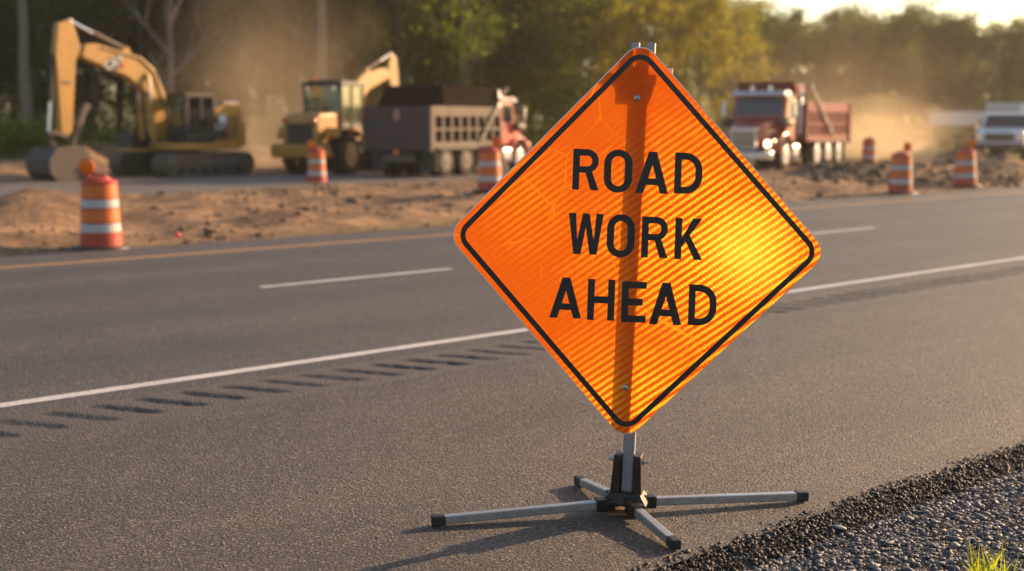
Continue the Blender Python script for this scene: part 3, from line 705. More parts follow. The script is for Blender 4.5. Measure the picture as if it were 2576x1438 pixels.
def make_excavator():
    r = empty('excavator', (0, 0, 0))
    for y in (-1.15, 1.15): track(y, r)
    MB().b2(-.9, .9, -.9, .9, .35, .62).lathe([(.62, .62), (.62, .86)], n=24).build('undercarriage', DKM, r, bevel=.02)
    MB().b2(-1.6, 1.05, -1.25, 1.25, .86, 1.1).build('deck', YEL, r, bevel=.03)
    eh = MB(); eh.prism([(-1.72, 1.0), (-.42, 1.1), (-.42, 2.25), (-1.0, 2.48), (-1.50, 2.46), (-1.74, 2.2)], -1.24, 1.24)
    e = eh.build('engine_housing', YEL, r, bevel=.07)
    lo = MB()
    for i in range(9): lo.b2(-1.48, -1.02, 1.236, 1.255, 1.25 + i * .09, 1.29 + i * .09)
    lo.build('vent_louvres', DKM, e)
    cw = MB().prism([(-1.74, .92), (-1.95, 1.0), (-1.98, 1.75), (-1.75, 1.95)], -1.15, 1.15).build('counterweight', YEL, r, bevel=.08)
    MB().b2(-1.0, -.6, -.4, .2, 2.44, 2.58).lathe([(.06, 2.3), (.06, 2.75)], (-.9, -.8, 0)).build('exhaust', DKM, e)
    MB().path([(-1.6, 1.18, 2.2), (-1.6, 1.18, 2.5), (-.9, 1.18, 2.5), (-.9, 1.18, 2.2)], .02).build('hand_rail', CHR, e)
    MB().b2(-.98, -.44, 1.236, 1.252, 1.2, 2.0).build('side_decal', DKM, e); MB().b2(-.93, -.6, 1.253, 1.262, 1.78, 2.05).build('side_stripe', WHT, e)
    logo(e, -.68, 1.62, 1.253, 1, .42, .3)
    # cab
    cb = MB(); x0, x1, y0, y1, z0, z1 = -.40, .78, .28, 1.24, 1.1, 2.72
    for x in (x0, x1 - .02, .18):
        for y in (y0, y1): cb.box((x + (.03 if x == x0 else -.02), y, (z0 + z1) / 2), (.07, .06, z1 - z0))
    cb.b2(x0, x1, y0, y1, z0, z0 + .62 if False else z0 + .12); cb.b2(x0 - .03, x1 + .05, y0 - .03, y1 + .03, z1 - .08, z1 + .03)
    cb.b2(x1 - .06, x1, y0, y1, z0, z0 + .58); cb.b2(x0, x0 + .05, y0, y1, z0, z0 + .8); cb.b2(x0, x1, y1 - .03, y1, z0, z0 + .35)
    cab = cb.build('cab', DKM, r, bevel=.015)
    MB().b2(x0 - .02, x1 + .04, y0, y1, z1 + .03, z1 + .07).build('cab_roof', BOXT, cab, bevel=.02)
    MB().add([(x1 - .01, y0 + .04, z0 + .58), (x1 - .01, y1 - .04, z0 + .58), (x1 - .01, y1 - .04, z1 - .09), (x1 - .01, y0 + .04, z1 - .09)], [(0, 1, 2, 3)]).build('windscreen', GLS, cab)
    MB().add([(x0 + .05, y1 - .005, z0 + .36), (.14, y1 - .005, z0 + .36), (.14, y1 - .005, z1 - .09), (x0 + .05, y1 - .005, z1 - .09)], [(0, 1, 2, 3)]).build('side_window', GLS, cab)
    MB().add([(.2, y1 - .005, z0 + .36), (x1 - .05, y1 - .005, z0 + .36), (x1 - .05, y1 - .005, z1 - .09), (.2, y1 - .005, z1 - .09)], [(0, 1, 2, 3)]).build('side_window', GLS, cab)
    MB().b2(-.15, .3, .5, 1.0, z0 + .3, z0 + .5).b2(-.22, -.08, .5, 1.0, z0 + .45, z0 + 1.1).build('seat', DKM, cab, bevel=.04)
    MB().path([(.75, 1.3, 2.35), (.95, 1.42, 2.45), (.95, 1.42, 2.2)], .012).box((.95, 1.42, 2.3), (.03, .12, .25)).build('mirror', DKM, cab)
    MB().b2(1.0, 1.75, -1.24, -.45, .92, 1.42).build('tool_box', DKM, r, bevel=.03)
    MB().b2(1.0, 1.76, -1.25, -.44, .84, .93).build('step', YEL, r, bevel=.02)
    MB().box((1.35, -1.2, 1.95), (.04, .03, 1.0)).box((1.4, -1.22, 2.35), (.06, .16, .26)).build('mirror_post', DKM, r)
    # boom, stick, bucket
    BY = -.10
    bo = MB(); bo.prism([(.80, 1.25), (1.22, 1.35), (1.20, 1.75), (1.38, 2.72), (2.22, 3.30), (3.80, 3.82), (3.98, 3.92), (3.80, 4.30), (3.4, 4.33), (2.32, 4.10), (1.68, 3.98), (1.14, 3.62), (.72, 2.75), (.62, 1.9)], BY - .19, BY + .19)
    boom = bo.build('boom', YEL, r, bevel=.035)
    MB().prism([(2.0, 4.0), (2.4, 4.1), (2.25, 4.28), (2.08, 4.28)], BY - .12, BY + .12).tube((2.9, BY - .21, 3.9), (2.9, BY + .21, 3.9), .05).tube((1.45, BY - .25, 3.35), (1.45, BY + .25, 3.35), .12).build('boom_lug', YEL, boom, bevel=.01)
    MB().path([(.75, BY + .2, 2.2), (1.15, BY + .22, 3.45), (1.7, BY + .22, 3.9), (3.3, BY + .2, 4.2)], .022).build('hydraulic_hose', DKM, boom)
    logo(boom, 2.72, 3.72, BY + .192, 1, .62, .42, R(18))
    for sg in (-1, 1):
        cy = MB().tube((1.35, BY + sg * .32, 1.2), (1.42, BY + sg * .30, 2.45), .085).build('boom_cylinder', YEL, r, smooth=True)
        MB().tube((1.42, BY + sg * .30, 2.45), (1.46, BY + sg * .29, 3.35), .05).build('piston_rod', CHR, cy, smooth=True)
    cy = MB().tube((2.15, BY, 4.2), (3.35, BY, 4.66), .085).build('stick_cylinder', STL, r, smooth=True)
    MB().tube((3.35, BY, 4.66), (4.25, BY, 5.0), .05).tube((4.25, BY - .12, 5.0), (4.25, BY + .12, 5.0), .07).build('piston_rod', CHR, cy, smooth=True)
    st = MB().prism([(4.74, 4.90), (4.25, 5.05), (4.02, 4.40), (3.92, 4.0), (4.14, 3.80), (4.40, 1.50), (4.62, 1.30), (4.80, 1.50), (4.88, 3.94)], BY - .13, BY + .13).build('stick', YEL, r, bevel=.03)
    MB().prism([(4.4, 3.0), (4.72, 3.0), (4.72, 3.1), (4.4, 3.1)], BY + .125, BY + .14).build('stick_decal', STL, st)
    cy = MB().tube((4.95, BY, 3.9), (5.06, BY, 2.45), .075).build('bucket_cylinder', DKM, r, smooth=True)
    MB().tube((5.06, BY, 2.45), (5.16, BY, 1.5), .048).build('piston_rod', CHR, cy, smooth=True)
    MB().beam((5.16, BY - .2, 1.52), (4.62, BY - .2, 1.36), .05, .12).beam((5.16, BY + .2, 1.52), (4.62, BY + .2, 1.36), .05, .12).beam((5.16, BY, 1.52), (5.0, BY, .95), .16, .12).build('bucket_link', STL, r)
    MB().prism([(3.62, 2.32), (3.80, 2.44), (3.92, 2.30), (4.18, 1.70), (4.42, 1.10), (4.30, 1.02), (4.08, 1.40), (3.86, 2.0)], BY - .10, BY + .10).build('thumb', BOXT, r, bevel=.03)
    # bucket: curved shell with side plates
    prof = []
    cxb, czb = 4.75, .52
    for i in range(13): a = R(60 + 20 * i * .78); prof.append((cxb + .72 * math.cos(a - R(0)), czb + .62 * math.sin(a)))
    outp = [(5.35, 1.0), (5.62, .62), (5.60, .25), (5.35, -.02), (4.95, -.10), (4.45, -.08), (4.05, .05)]
    inn = [(4.08, .09), (4.46, -.03), (4.94, -.04), (5.30, .04), (5.52, .28), (5.54, .60), (5.28, .93)]
    bk = MB(); bk.prism(outp + inn, BY - .62, BY + .62)
    sidep = outp + [(3.95, .35), (4.35, 1.05), (4.8, 1.08)]
    bk.prism(sidep, BY - .64, BY - .60); bk.prism(sidep, BY + .60, BY + .64)
    bkt = bk.build('bucket', BKT, r)
    for i in range(5): MB().prism([(4.10, .10), (4.06, -.02), (3.78, .06)], BY - .55 + i * .275 - .04, BY - .55 + i * .275 + .04).build('tooth', CHR if False else STL, bkt)
    return r
PH = R(54)
exc = make_excavator(); exc.scale = (.94,) * 3; p = G(436, 444); exc.location = (p.x, p.y + 1.2, Hxy(p.x, p.y + .9)); exc.rotation_euler = (0, 0, math.pi + PH)
tag(exc, 'large yellow excavator at left with raised boom and bucket on the ground', 'excavator')
ex2 = copy_tree(exc); p = AT(856, 54.5); ex2.location = (p.x, p.y, -.02); ex2.rotation_euler = (0, 0, R(60)); ex2.scale = (.86, .72, .95)
tag(ex2, 'yellow excavator mostly hidden behind the black dump truck, only its boom showing', 'excavator')
ex3 = copy_tree(exc); p = AT(2405, 60); ex3.location = (p.x, p.y, Hxy(p.x, p.y)); ex3.rotation_euler = (0, 0, R(-28)); ex3.scale = (.40,) * 3
tag(ex3, 'small yellow digger with sunlit arm beside the white truck at far right', 'excavator')

# ------------------------------------------------------------------ wheel helper
def wheel(parent, x, y, rad, wd, rimm, name='wheel', lug=0):
    sg = 1 if y > 0 else -1
    prof = [(rad * .58, -wd / 2), (rad * .9, -wd / 2), (rad, -wd / 2 + wd * .18), (rad, wd / 2 - wd * .18), (rad * .9, wd / 2), (rad * .58, wd / 2)]
    b = MB().lathe(prof, (x, y, rad), (0, sg, 0), 28)
    if lug:
        for i in range(18):
            a = 2 * math.pi * i / 18; M = Matrix.Rotation(-a, 3, 'Y')
            b.box(Vector((x, y, rad)) + M @ Vector((rad * 1.0, 0, 0)), (rad * .08, wd * .92, rad * .12), M)
    t = b.build(name, TYR, parent, smooth=True)
    MB().lathe([(rad * .60, wd / 2 + .002), (rad * .56, wd / 2 + .01), (rad * .50, wd / 2 - .05), (rad * .30, wd / 2 - .07), (rad * .26, wd / 2 + .02), (rad * .10, wd / 2 + .03)], (x, y, rad), (0, sg, 0), 22).build('rim', rimm, t, smooth=True)
    return t

# ------------------------------------------------------------------ wheel loader
def make_loader():
    r = empty('wheel_loader', (0, 0, 0))
    for x in (0, 2.35):
        for y in (-.86, .86): wheel(r, x, y, .64, .50, YEL, lug=1)
    h = MB().prism([(-1.15, .75), (-1.25, 1.0), (-1.22, 1.75), (-1.05, 1.93), (.35, 1.98), (.35, .75)], -.62, .62).build('engine_hood', YEL, r, bevel=.08)
    g_ = MB().b2(-1.262, -1.235, -.46, .46, .98, 1.62)
    g_.build('rear_grille', DKM, h)
    gg = MB()
    for i in range(7): gg.b2(-1.275, -1.262, -.44, .44, 1.02 + i * .085, 1.04 + i * .085)
    gg.build('grille_bar', STL, h)
    MB().prism([(-1.45, .55), (-1.5, .95), (-1.2, 1.0), (-.95, .8), (-.7, .55)], -.98, .98).build('counterweight', YEL, r, bevel=.07)
    for sg in (-1, 1):
        MB().prism([(-.78, 1.15), (-.62, 1.42), (.50, 1.42), (.74, 1.2), (.70, 1.36), (.52, 1.50), (-.66, 1.50), (-.86, 1.22)], *( (.60, 1.12) if sg > 0 else (-1.12, -.60))).build('fender', YEL, r)
        MB().lathe([(.07, 0), (.07, .04)], (-1.25, sg * .54, 1.72), (-1, 0, 0), 12).build('tail_light', REDL, h)
    cb = MB(); x0, x1, y0, y1, z0, z1 = .15, 1.5, -.68, .68, 1.45, 2.84
    for x in (x0, .8, x1):
        for y in (y0, y1): cb.box((x, y, (z0 + z1) / 2), (.08, .08, z1 - z0))
    cb.b2(x0, x1, y0, y1, z0 - .3, z0 + .18); cb.b2(x0 - .06, x1 + .1, y0 - .06, y1 + .06, z1 - .02, z1 + .10)
    cab = cb.build('cab', DKM, r, bevel=.02)
    MB().b2(x0 + .1, x1 - .1, y0 + .06, y1 - .06, z1 + .10, z1 + .17).build('cab_roof', BOXT, cab, bevel=.03)
    MB().add([(x0, y0, z0 + .18), (x0, y1, z0 + .18), (x0, y1, z1), (x0, y0, z1)], [(0, 1, 2, 3)]).build('rear_window', GLS, cab)
    MB().add([(x1, y0, z0 + .18), (x1, y1, z0 + .18), (x1, y1, z1), (x1, y0, z1)], [(0, 1, 2, 3)]).build('windscreen', GLS, cab)
    for y in (y0, y1): MB().add([(x0, y, z0 + .18), (x1, y, z0 + .18), (x1, y, z1), (x0, y, z1)], [(0, 1, 2, 3)]).build('side_window', GLS, cab)
    MB().b2(.5, .95, -.25, .25, 1.6, 1.85).b2(.42, .56, -.25, .25, 1.8, 2.4).build('seat', DKM, cab, bevel=.04)
    MB().lathe([(.06, 0), (.06, .1), (.03, .13)], (.4, .45, z1 + .15), (0, 0, 1), 12).build('beacon', ORL, cab)
    for sg in (-1, 1): MB().lathe([(.07, 0), (.08, .08)], (.12, sg * .5, z1 - .1), (-1, 0, 0), 12).build('work_lamp', CHR, cab)
    MB().b2(1.2, 2.9, -.45, .45, .6, 1.25).build('front_frame', YEL, r, bevel=.05)
    MB().path([(.5, -.8, 1.35), (.5, -1.0, .75), (.9, -1.0, .75)], .02).build('ladder', DKM, r)
    for sg in (-1, 1): MB().prism([(1.6, 1.2), (1.85, 1.6), (2.6, 1.35), (3.6, .55), (3.5, .35), (2.5, 1.0)], *((.35, .47) if sg > 0 else (-.47, -.35))).build('lift_arm', YEL, r, bevel=.02)
    op = [(3.5, 1.25), (3.45, .3), (3.7, .06), (4.5, .02), (4.5, .06), (3.75, .12), (3.53, .36), (3.56, 1.25)]
    MB().prism(op, -1.2, 1.2).prism([(3.5, 1.25), (3.45, .3), (3.7, .06), (4.5, .02), (3.9, 1.1)], -1.24, -1.2).prism([(3.5, 1.25), (3.45, .3), (3.7, .06), (4.5, .02), (3.9, 1.1)], 1.2, 1.24).build('bucket', STL, r)
    return r
ld = make_loader(); p = G(806, 437); ld.location = (p.x, p.y + .3, Hxy(p.x, p.y)); ld.rotation_euler = (0, 0, R(90 - 23)); ld.scale = (1.05,) * 3
tag(ld, 'yellow wheel loader seen from behind, standing left of the black dump truck', 'wheel loader')

# ------------------------------------------------------------------ dump trucks
def make_dump(name, bedm, bed2, cabm, tarp=True, lights=False):
    r = empty(name, (0, 0, 0)); L = 7.3          # x = 0 at the tailgate, cab ahead
    axles = (1.05, 2.35) if tarp else (.75, 1.95, 3.15)
    for x in axles:
        for y in (-.95, .95): wheel(r, x, y, .52, .5, STL if tarp else CHD)
    for y in (-1.0, 1.0): wheel(r, 6.2, y, .52, .32, CHD)
    MB().b2(.1, 7.0, -.45, .45, .62, .86).build('chassis', DKM, r, bevel=.02)
    for x in axles: MB().tube((x, -.9, .52), (x, .9, .52), .09).build('axle', DKM, r)
    # bed
    b = MB(); zb, zt = 1.0, 2.28
    for sg in (-1, 1):
        b.b2(.05, 4.55, sg * 1.2 - .03, sg * 1.2 + .03, zb, zt)
    b.b2(.05, 4.55, -1.17, 1.17, zb, zb + .08); b.b2(4.5, 4.58, -1.17, 1.17, zb, 2.85)
    bed = b.build('dump_bed', TRP if tarp else bedm, r, bevel=.015)
    rb = MB()
    for sg in (-1, 1):
        y = sg * 1.265
        rb.b2(.05, 4.57, min(y - .035, y + .035), max(y - .035, y + .035), zt - .30, zt + .03)
        rb.b2(.05, 4.57, y - .035, y + .035, zb - .04, zb + .16)
        for i in range(9): x = .1 + i * .545; rb.b2(x, x + .13, y - .03, y + .03, zb + .16, zt - .3)
        rb.b2(.1, 4.5, y - .028, y + .022, 1.52, 1.60)
    rb.build('bed_ribs', bed2, bed, bevel=.01)
    tg = MB().b2(-.05, .03, -1.24, 1.24, zb - .12, zt + .02)
    for i in range(5): tg.b2(-.075, -.05, -1.12, 1.12, zb + .02 + i * .27, zb + .08 + i * .27)
    tgo = tg.build('tailgate', BOXB if tarp else bedm, bed, bevel=.012)
    tgo['label'] = 'dark ribbed tailgate'
    MB().lathe([(.20, 0), (.20, .012)], (-.075, 0, 2.03), (-1, 0, 0), 20, .6).build('tailgate_plate', paint('pink_decal', (.42, .20, .19), .5), bed)
    for sg in (-1, 1):
        MB().b2(-.07, .05, sg * 1.27 - .06, sg * 1.27 + .06, 1.95, 2.13).build('tail_light', REDL, bed, bevel=.02)
        MB().b2(-.12, 0, sg * 1.3 - .06, sg * 1.3 + .06, .85, 2.3).build('corner_post', bed2, bed)
        MB().b2(.30, .34, sg * .95 - .33, sg * .95 + .33, .20, .92).build('mud_flap', DKM, r)
        fnd = MB(); fnd.b2(axles[0] - .62, axles[-1] + .62, sg * 1.0 - .3, sg * 1.0 + .3, .90, .965); fnd.build('underbody_rail', DKM, r)
    MB().lathe([(.09, 0), (.09, .03)], (-.12, 0, .82), (-1, 0, 0), 16).build('marker_light', ORL, r)
    MB().b2(0.0, .1, -.6, .6, .48, .72).build('rear_bumper', STL, r, bevel=.01)
    # cab protector and tarp gear
    pr = MB(); pr.b2(4.50, 5.35, -1.1, 1.1, 2.84, 2.91)
    if tarp:
        pr.b2(.95, 4.5, -1.14, -1.10, 2.28, 2.96); pr.b2(.95, 4.5, 1.10, 1.14, 2.28, 2.96); pr.prism([(.5, 2.30), (.95, 3.0), (4.5, 3.0), (4.5, 2.965), (1.0, 2.965), (.6, 2.30)], -1.14, 1.14); pr.b2(4.4, 4.49, -1.14, 1.14, 2.29, 2.98)
    else: pr.b2(5.34, 5.40, -1.1, 1.1, 2.72, 3.02); pr.b2(4.50, 5.3, -1.12, -1.08, 2.55, 2.87); pr.b2(4.50, 5.3, 1.08, 1.12, 2.55, 2.87)
    pr.build('cab_protector' if not tarp else 'tarp_housing', TRP if tarp else bedm, bed, bevel=.02)
    for sg in (-1, 1):
        MB().beam((4.75 if tarp else 4.5, sg * 1.36, 2.95), (3.0 if tarp else 1.9, sg * 1.36, 1.15), .045, .085).tube((4.75 if tarp else 4.5, sg * 1.3, 2.95), (4.75 if tarp else 4.5, sg * 1.42, 2.95), .05).build('tarp_arm', TRM, r)
    # cab
    cx0, cx1 = 4.85, 6.0
    c = MB().prism([(cx0, .95), (cx1 - .05, .95), (cx1 + .08, 1.75), (cx1 - .12, 2.52), (cx1 - .35, 2.66), (cx0 + .05, 2.66), (cx0, 2.55)], -1.02, 1.02)
    cab = c.build('cab', cabm, r, bevel=.06)
    # glass sits 12 mm proud of the sheet metal
    s0, s1 = Vector((cx1 + .045, 0, 1.86)), Vector((cx1 - .105, 0, 2.44)); nn = Vector((.968, 0, .25)) * .012
    MB().add([s0 + nn + Vector((0, -.90, 0)), s0 + nn + Vector((0, .90, 0)), s1 + nn + Vector((0, .84, 0)), s1 + nn + Vector((0, -.84, 0))], [(0, 1, 2, 3)]).build('windscreen', DGL, cab)
    for sg in (-1, 1):
        MB().add([(cx0 + .3, sg * 1.034, 1.82), (cx1 - .12, sg * 1.034, 1.78), (cx1 - .26, sg * 1.034, 2.42), (cx0 + .3, sg * 1.034, 2.42)], [(0, 1, 2, 3)]).build('side_window', DGL, cab)
        dr_ = MB().b2(cx0 + .2, cx1 - .05, sg * 1.03 - .012, sg * 1.03 + .012, 1.0, 1.7).build('door', cabm, cab, bevel=.01)
        MB().b2(cx0 + .3, cx0 + .45, sg * 1.05 - .012, sg * 1.05 + .012, 1.55, 1.6).build('handle', CHR, dr_)
        MB().path([(cx1 - .1, sg * 1.05, 2.35), (cx1 + .1, sg * 1.33, 2.35), (cx1 + .1, sg * 1.33, 1.75), (cx1 - .05, sg * 1.05, 1.75)], .018).b2(cx1 + .04, cx1 + .12, sg * 1.33 - .10, sg * 1.33 + .10, 1.82, 2.3).build('mirror', CHR, cab, bevel=.01)
        MB().lathe([(.085, 1.2), (.085, 2.75), (.06, 2.78), (.06, 2.95)], (cx0 - .12, sg * 1.06, 0), (0, 0, 1), 16).build('exhaust_stack', CHD, r, smooth=True)
        MB().lathe([(.0001, 0), (.03, .02), (.05, .10), (.05, .32), (.10, .42)], (5.4, sg * .35, 2.78), (1, 0, 0), 12).build('horn', CHR, cab, smooth=True)
        MB().b2(4.9, 5.6, sg * .95 - .22, sg * .95 + .22, .42, .88).build('fuel_tank', CHD, r, bevel=.1)
        MB().b2(4.9, 5.6, sg * 1.12 - .1, sg * 1.12 + .1, .38, .42).build('step', STL, r)
    sv = MB().prism([(cx1 - .13, 2.50), (cx1 + .16, 2.50), (cx1 + .18, 2.60), (cx1 - .20, 2.70), (cx1 - .34, 2.68)], -1.04, 1.04).build('sun_visor', paint('visor_grey', (.42, .44, .5), .3, dirt=.25), cab, bevel=.02)
    for i in range(5): MB().box((cx1 - .3, -.7 + i * .35, 2.71), (.09, .08, .05)).build('roof_marker', ORL, cab, bevel=.015)
    # hood
    hp = [(-.78, 0), (-.74, 0), (.74, 0), (.78, 0)]
    hd = MB(); x0, x1 = cx1 - .02, 7.30
    V_ = []
    for x, hw, z0_, z1_, ins in ((x0, .82, .95, 1.80, .12), (x1 - .4, .68, .85, 1.62, .10), (x1, .56, .75, 1.46, .07)):
        V_ += [(x, -hw, z0_), (x, -hw, z1_ - ins), (x, -hw + ins, z1_), (x, hw - ins, z1_), (x, hw, z1_ - ins), (x, hw, z0_)]
    hd.add(V_, [(5, 4, 3, 2, 1, 0), (12, 13, 14, 15, 16, 17)] + [(k * 6 + i, k * 6 + (i + 1) % 6, (k + 1) * 6 + (i + 1) % 6, (k + 1) * 6 + i) for k in (0, 1) for i in range(6)])
    hood = hd.build('hood', cabm, r, bevel=.05)
    MB().b2(x1 + .0, x1 + .07, -.50, .50, .72, 1.44).build('grille_surround', CHR, hood, bevel=.03)
    gi = MB().b2(x1 + .05, x1 + .085, -.41, .41, .78, 1.34)
    gi.build('grille', DKM, hood)
    gb = MB()
    for i in range(8): gb.b2(x1 + .085, x1 + .095, -.40, .40, .80 + i * .07, .825 + i * .07)
    gb.build('grille_bar', CHR, hood)
    MB().b2(x1 + .0, x1 + .22, -1.12, 1.12, .38, .66).build('front_bumper', CHR, r, bevel=.04)
    MB().b2(x1 + .225, x1 + .235, -.16, .16, .46, .58).build('number_plate', WHT, r)
    for sg in (-1, 1):
        prof = []
        for i in range(9): a = R(180 - 22.5 * i); prof.append((6.2 + .72 * math.cos(a), .62 + .66 * math.sin(a)))
        inn = [(6.2 + .62 * math.cos(R(22.5 * i)), .60 + .57 * math.sin(R(22.5 * i))) for i in range(9)]
        ya, yb = (.74, 1.18) if sg > 0 else (-1.18, -.74)
        MB().prism(prof + inn, ya, yb).build('fender', cabm, r, bevel=.03)
        hl = MB().b2(6.83, 7.22, sg * .86 - .20, sg * .86 + .20, .74, 1.06).build('headlight', cabm, r, bevel=.06)
        MB().lathe([(.115, 0), (.10, .03), (.04, .05)], (7.215, sg * .86, .91), (1, 0, 0), 18).build('headlight_lens', HLT if (lights and sg > 0) else CHR, hl, smooth=True)
        MB().lathe([(.15, 0), (.17, .1), (.17, .5), (.12, .6)], (5.9, sg * 1.12, 1.62), (1, 0, 0), 16).build('air_cleaner', STL, r, smooth=True)
    return r
bt = make_dump('dump_truck', BOXB, BOXT, ORP, True); p = G(1003, 446)
bt.location = (p.x, p.y, -.01); bt.rotation_euler = (0, 0, R(90 - 29)); bt.scale = (.96,) * 3
tag(bt, 'dump truck with a black bed and red cab, seen from behind left of the sign', 'dump truck')
rt = make_dump('dump_truck', RBOX, RBOX, REDP, False, True)
aR = R(33); f2 = Vector((-math.sin(aR), -math.cos(aR), 0)); side = Vector((math.cos(aR), -math.sin(aR), 0))
p = G(1966, 428)          # contact of the front wheel nearer the camera
rt.scale = (1.04, 1.0, 1.06)
o_ = p - f2 * 6.2 * 1.04 - side * 1.0
rt.location = (o_.x, o_.y, Hxy(p.x, p.y) + .0); rt.rotation_euler = (0, 0, math.atan2(f2.y, f2.x))
tag(rt, 'dark red dump truck facing the camera with one headlight glowing in the dust', 'dump truck')

# ------------------------------------------------------------------ white vehicles at the right
def make_white_truck():
    r = empty('service_truck', (0, 0, 0))
    for x in (.9, 4.3):
        for y in (-.85, .85): wheel(r, x, y, .40, .28, STL)
    MB().b2(.1, 4.9, -.4, .4, .45, .62).build('chassis', DKM, r)
    MB().b2(0, 2.4, -.95, .95, .62, 1.25).build('cargo_body', WHT, r, bevel=.04)
    c = MB().prism([(2.45, .6), (3.9, .6), (3.95, 1.2), (3.45, 1.83), (2.55, 1.86), (2.45, 1.7)], -.88, .88).build('cab', WHT, r, bevel=.06)
    s0, s1 = Vector((3.87, 0, 1.30)), Vector((3.50, 0, 1.77)); nn = Vector((.785, 0, .62)) * .012
    MB().add([s0 + nn + Vector((0, -.78, 0)), s0 + nn + Vector((0, .78, 0)), s1 + nn + Vector((0, .70, 0)), s1 + nn + Vector((0, -.70, 0))], [(0, 1, 2, 3)]).build('windscreen', DGL, c)
    for sg in (-1, 1):
        MB().add([(2.65, sg * .893, 1.25), (3.75, sg * .893, 1.25), (3.42, sg * .893, 1.74), (2.65, sg * .893, 1.74)], [(0, 1, 2, 3)]).build('side_window', DGL, c)
        MB().b2(3.65, 3.75, sg * 1.05 - .10, sg * 1.05 + .10, 1.22, 1.48).path([(3.7, sg * .88, 1.3), (3.7, sg * 1.0, 1.3)], .015).build('mirror', CHR, c, bevel=.01)
        MB().b2(4.98, 5.06, sg * .74 - .13, sg * .74 + .13, .85, 1.05).build('headlight', CHR, r, bevel=.02)
    MB().prism([(3.9, .6), (5.0, .6), (5.0, 1.05), (4.9, 1.15), (3.93, 1.26)], -.90, .90).build('hood', WHT, r, bevel=.06)
    MB().b2(5.0, 5.04, -.50, .50, .80, 1.08).build('grille', STL, r)
    MB().b2(4.98, 5.14, -.92, .92, .50, .70).build('front_bumper', STL, r, bevel=.03)
    return r
wt = make_white_truck(); p = G(2505, 406); wt.scale = (1.14,) * 3
d_ = Vector((-math.sin(R(30)), -math.cos(R(30)), 0)); c_ = p + Vector((.25, 0, 0)) - d_ * 4.9
wt.location = (c_.x, c_.y, Hxy(c_.x, c_.y)); wt.rotation_euler = (0, 0, math.atan2(d_.y, d_.x))
tag(wt, 'white service truck facing the camera at the right edge of the works', 'truck')
def box_trailer(name, w_, h_, l_, z0, label, cat, px, Y, rz):
    r = empty(name, (0, 0, 0))
    b = MB().b2(0, l_, -w_ / 2, w_ / 2, z0, z0 + h_).build('cargo_box', WHT, r, bevel=.03)
    e = MB()
    for sg in (-1, 1): e.b2(-.01, l_ + .01, sg * w_ / 2 - .02, sg * w_ / 2 + .02, z0 + h_ - .08, z0 + h_ + .015); e.b2(-.01, l_ + .01, sg * w_ / 2 - .02, sg * w_ / 2 + .02, z0 - .03, z0 + .08)
    e.build('edge_rail', ALU, b)
    MB().b2(l_ + .003, l_ + .02, -w_ * .3, w_ * .3, z0 + .1, z0 + h_ * .85).build('door', WHT, b)
    for x in (l_ * .25, l_ * .25 + .85):
        for y in (-w_ * .42, w_ * .42): wheel(r, x, y, .38, .25, STL)
    MB().b2(.2, l_ + .8, -.06, .06, z0 - .15, z0 - .03).build('tow_bar', DKM, r)
    p = AT(px, Y); r.location = (p.x, p.y, Hxy(p.x, p.y)); r.rotation_euler = (0, 0, rz); tag(r, label, cat)
    return r
box_trailer('box_trailer', 2.3, 1.95, 5.0, .75, 'tall pale grey box trailer parked behind the white service truck', 'trailer', 2515, 66, R(25))
box_trailer('site_trailer', 2.0, .85, 3.2, 1.25, 'low white site trailer behind the small digger', 'trailer', 2478, 72, R(170))

# utility pole
r = empty('utility_pole', AT(2497, 100)); WOOD = paint('weathered_wood', (.16, .11, .075), .85, dirt=.3, scale=6)
MB().tube((0, 0, -.3), (0, 0, 7.6), .14, .10).build('pole', WOOD, r, smooth=True); MB().box((0, 0, 6.9), (1.6, .1, .12)).build('cross_arm', WOOD, r)
for x in (-.65, 0, .65): MB().lathe([(.03, 0), (.05, .04), (.04, .12)], (x, 0, 6.96), n=10).build('insulator', WHT, r)
tag(r, 'thin wooden utility pole against the far right tree line', 'utility pole')
# crumpled pink scrap on the verge
p = G(447, 604); o = stones('litter', np.array([[0, 0, 0.]]), np.array([.10]), paint('pink_plastic', (.75, .10, .10), .4, dirt=.1), jit=.35)
o.location = (p.x, p.y, Hxy(p.x, p.y) + .05); tag(o, 'small crumpled pink scrap on the dirt verge right of the nearest drum', 'litter')

# ------------------------------------------------------------------ trees
LEAFD = leafmat('leaf_dark', (.026, .042, .012), (.075, .10, .024), (.13, .17, .02))
LEAFG = leafmat('leaf_green', (.05, .08, .016), (.13, .165, .035), (.21, .28, .03))
LEAFY = leafmat('leaf_yellow', (.12, .12, .025), (.26, .21, .045), (.42, .36, .04))
BARK = paint('bark', (.13, .10, .08), .9, dirt=.4, dirtc=(.15, .12, .09), scale=5)
PBARK = paint('pale_bark', (.20, .15, .12), .9, dirt=.4, dirtc=(.3, .23, .18), scale=5)
def limb(mb, p, d, L, r, depth, rr, tips):
    seg = 3; pts = [p]; rad = [r]
    for i in range(seg):
        d = (d + Vector((rr.uniform(-1, 1), rr.uniform(-1, 1), rr.uniform(-.3, .6))) * .16).normalized(); p = p + d * L / seg; pts.append(p); rad.append(r * (1 - .5 * (i + 1) / seg))
        if depth <= 1: tips.append(p)
    mb.path(pts, rad, 5 if depth < 2 else 6)
    if depth > 0:
        for k in range(rr.choice((2, 3))):
            dd = (d + Vector((rr.uniform(-1, 1), rr.uniform(-1, 1), rr.uniform(-.2, .7))) * .75).normalized()
            limb(mb, pts[rr.choice((1, 2, 3))], dd, L * rr.uniform(.55, .75), r * .5, depth - 1, rr, tips)
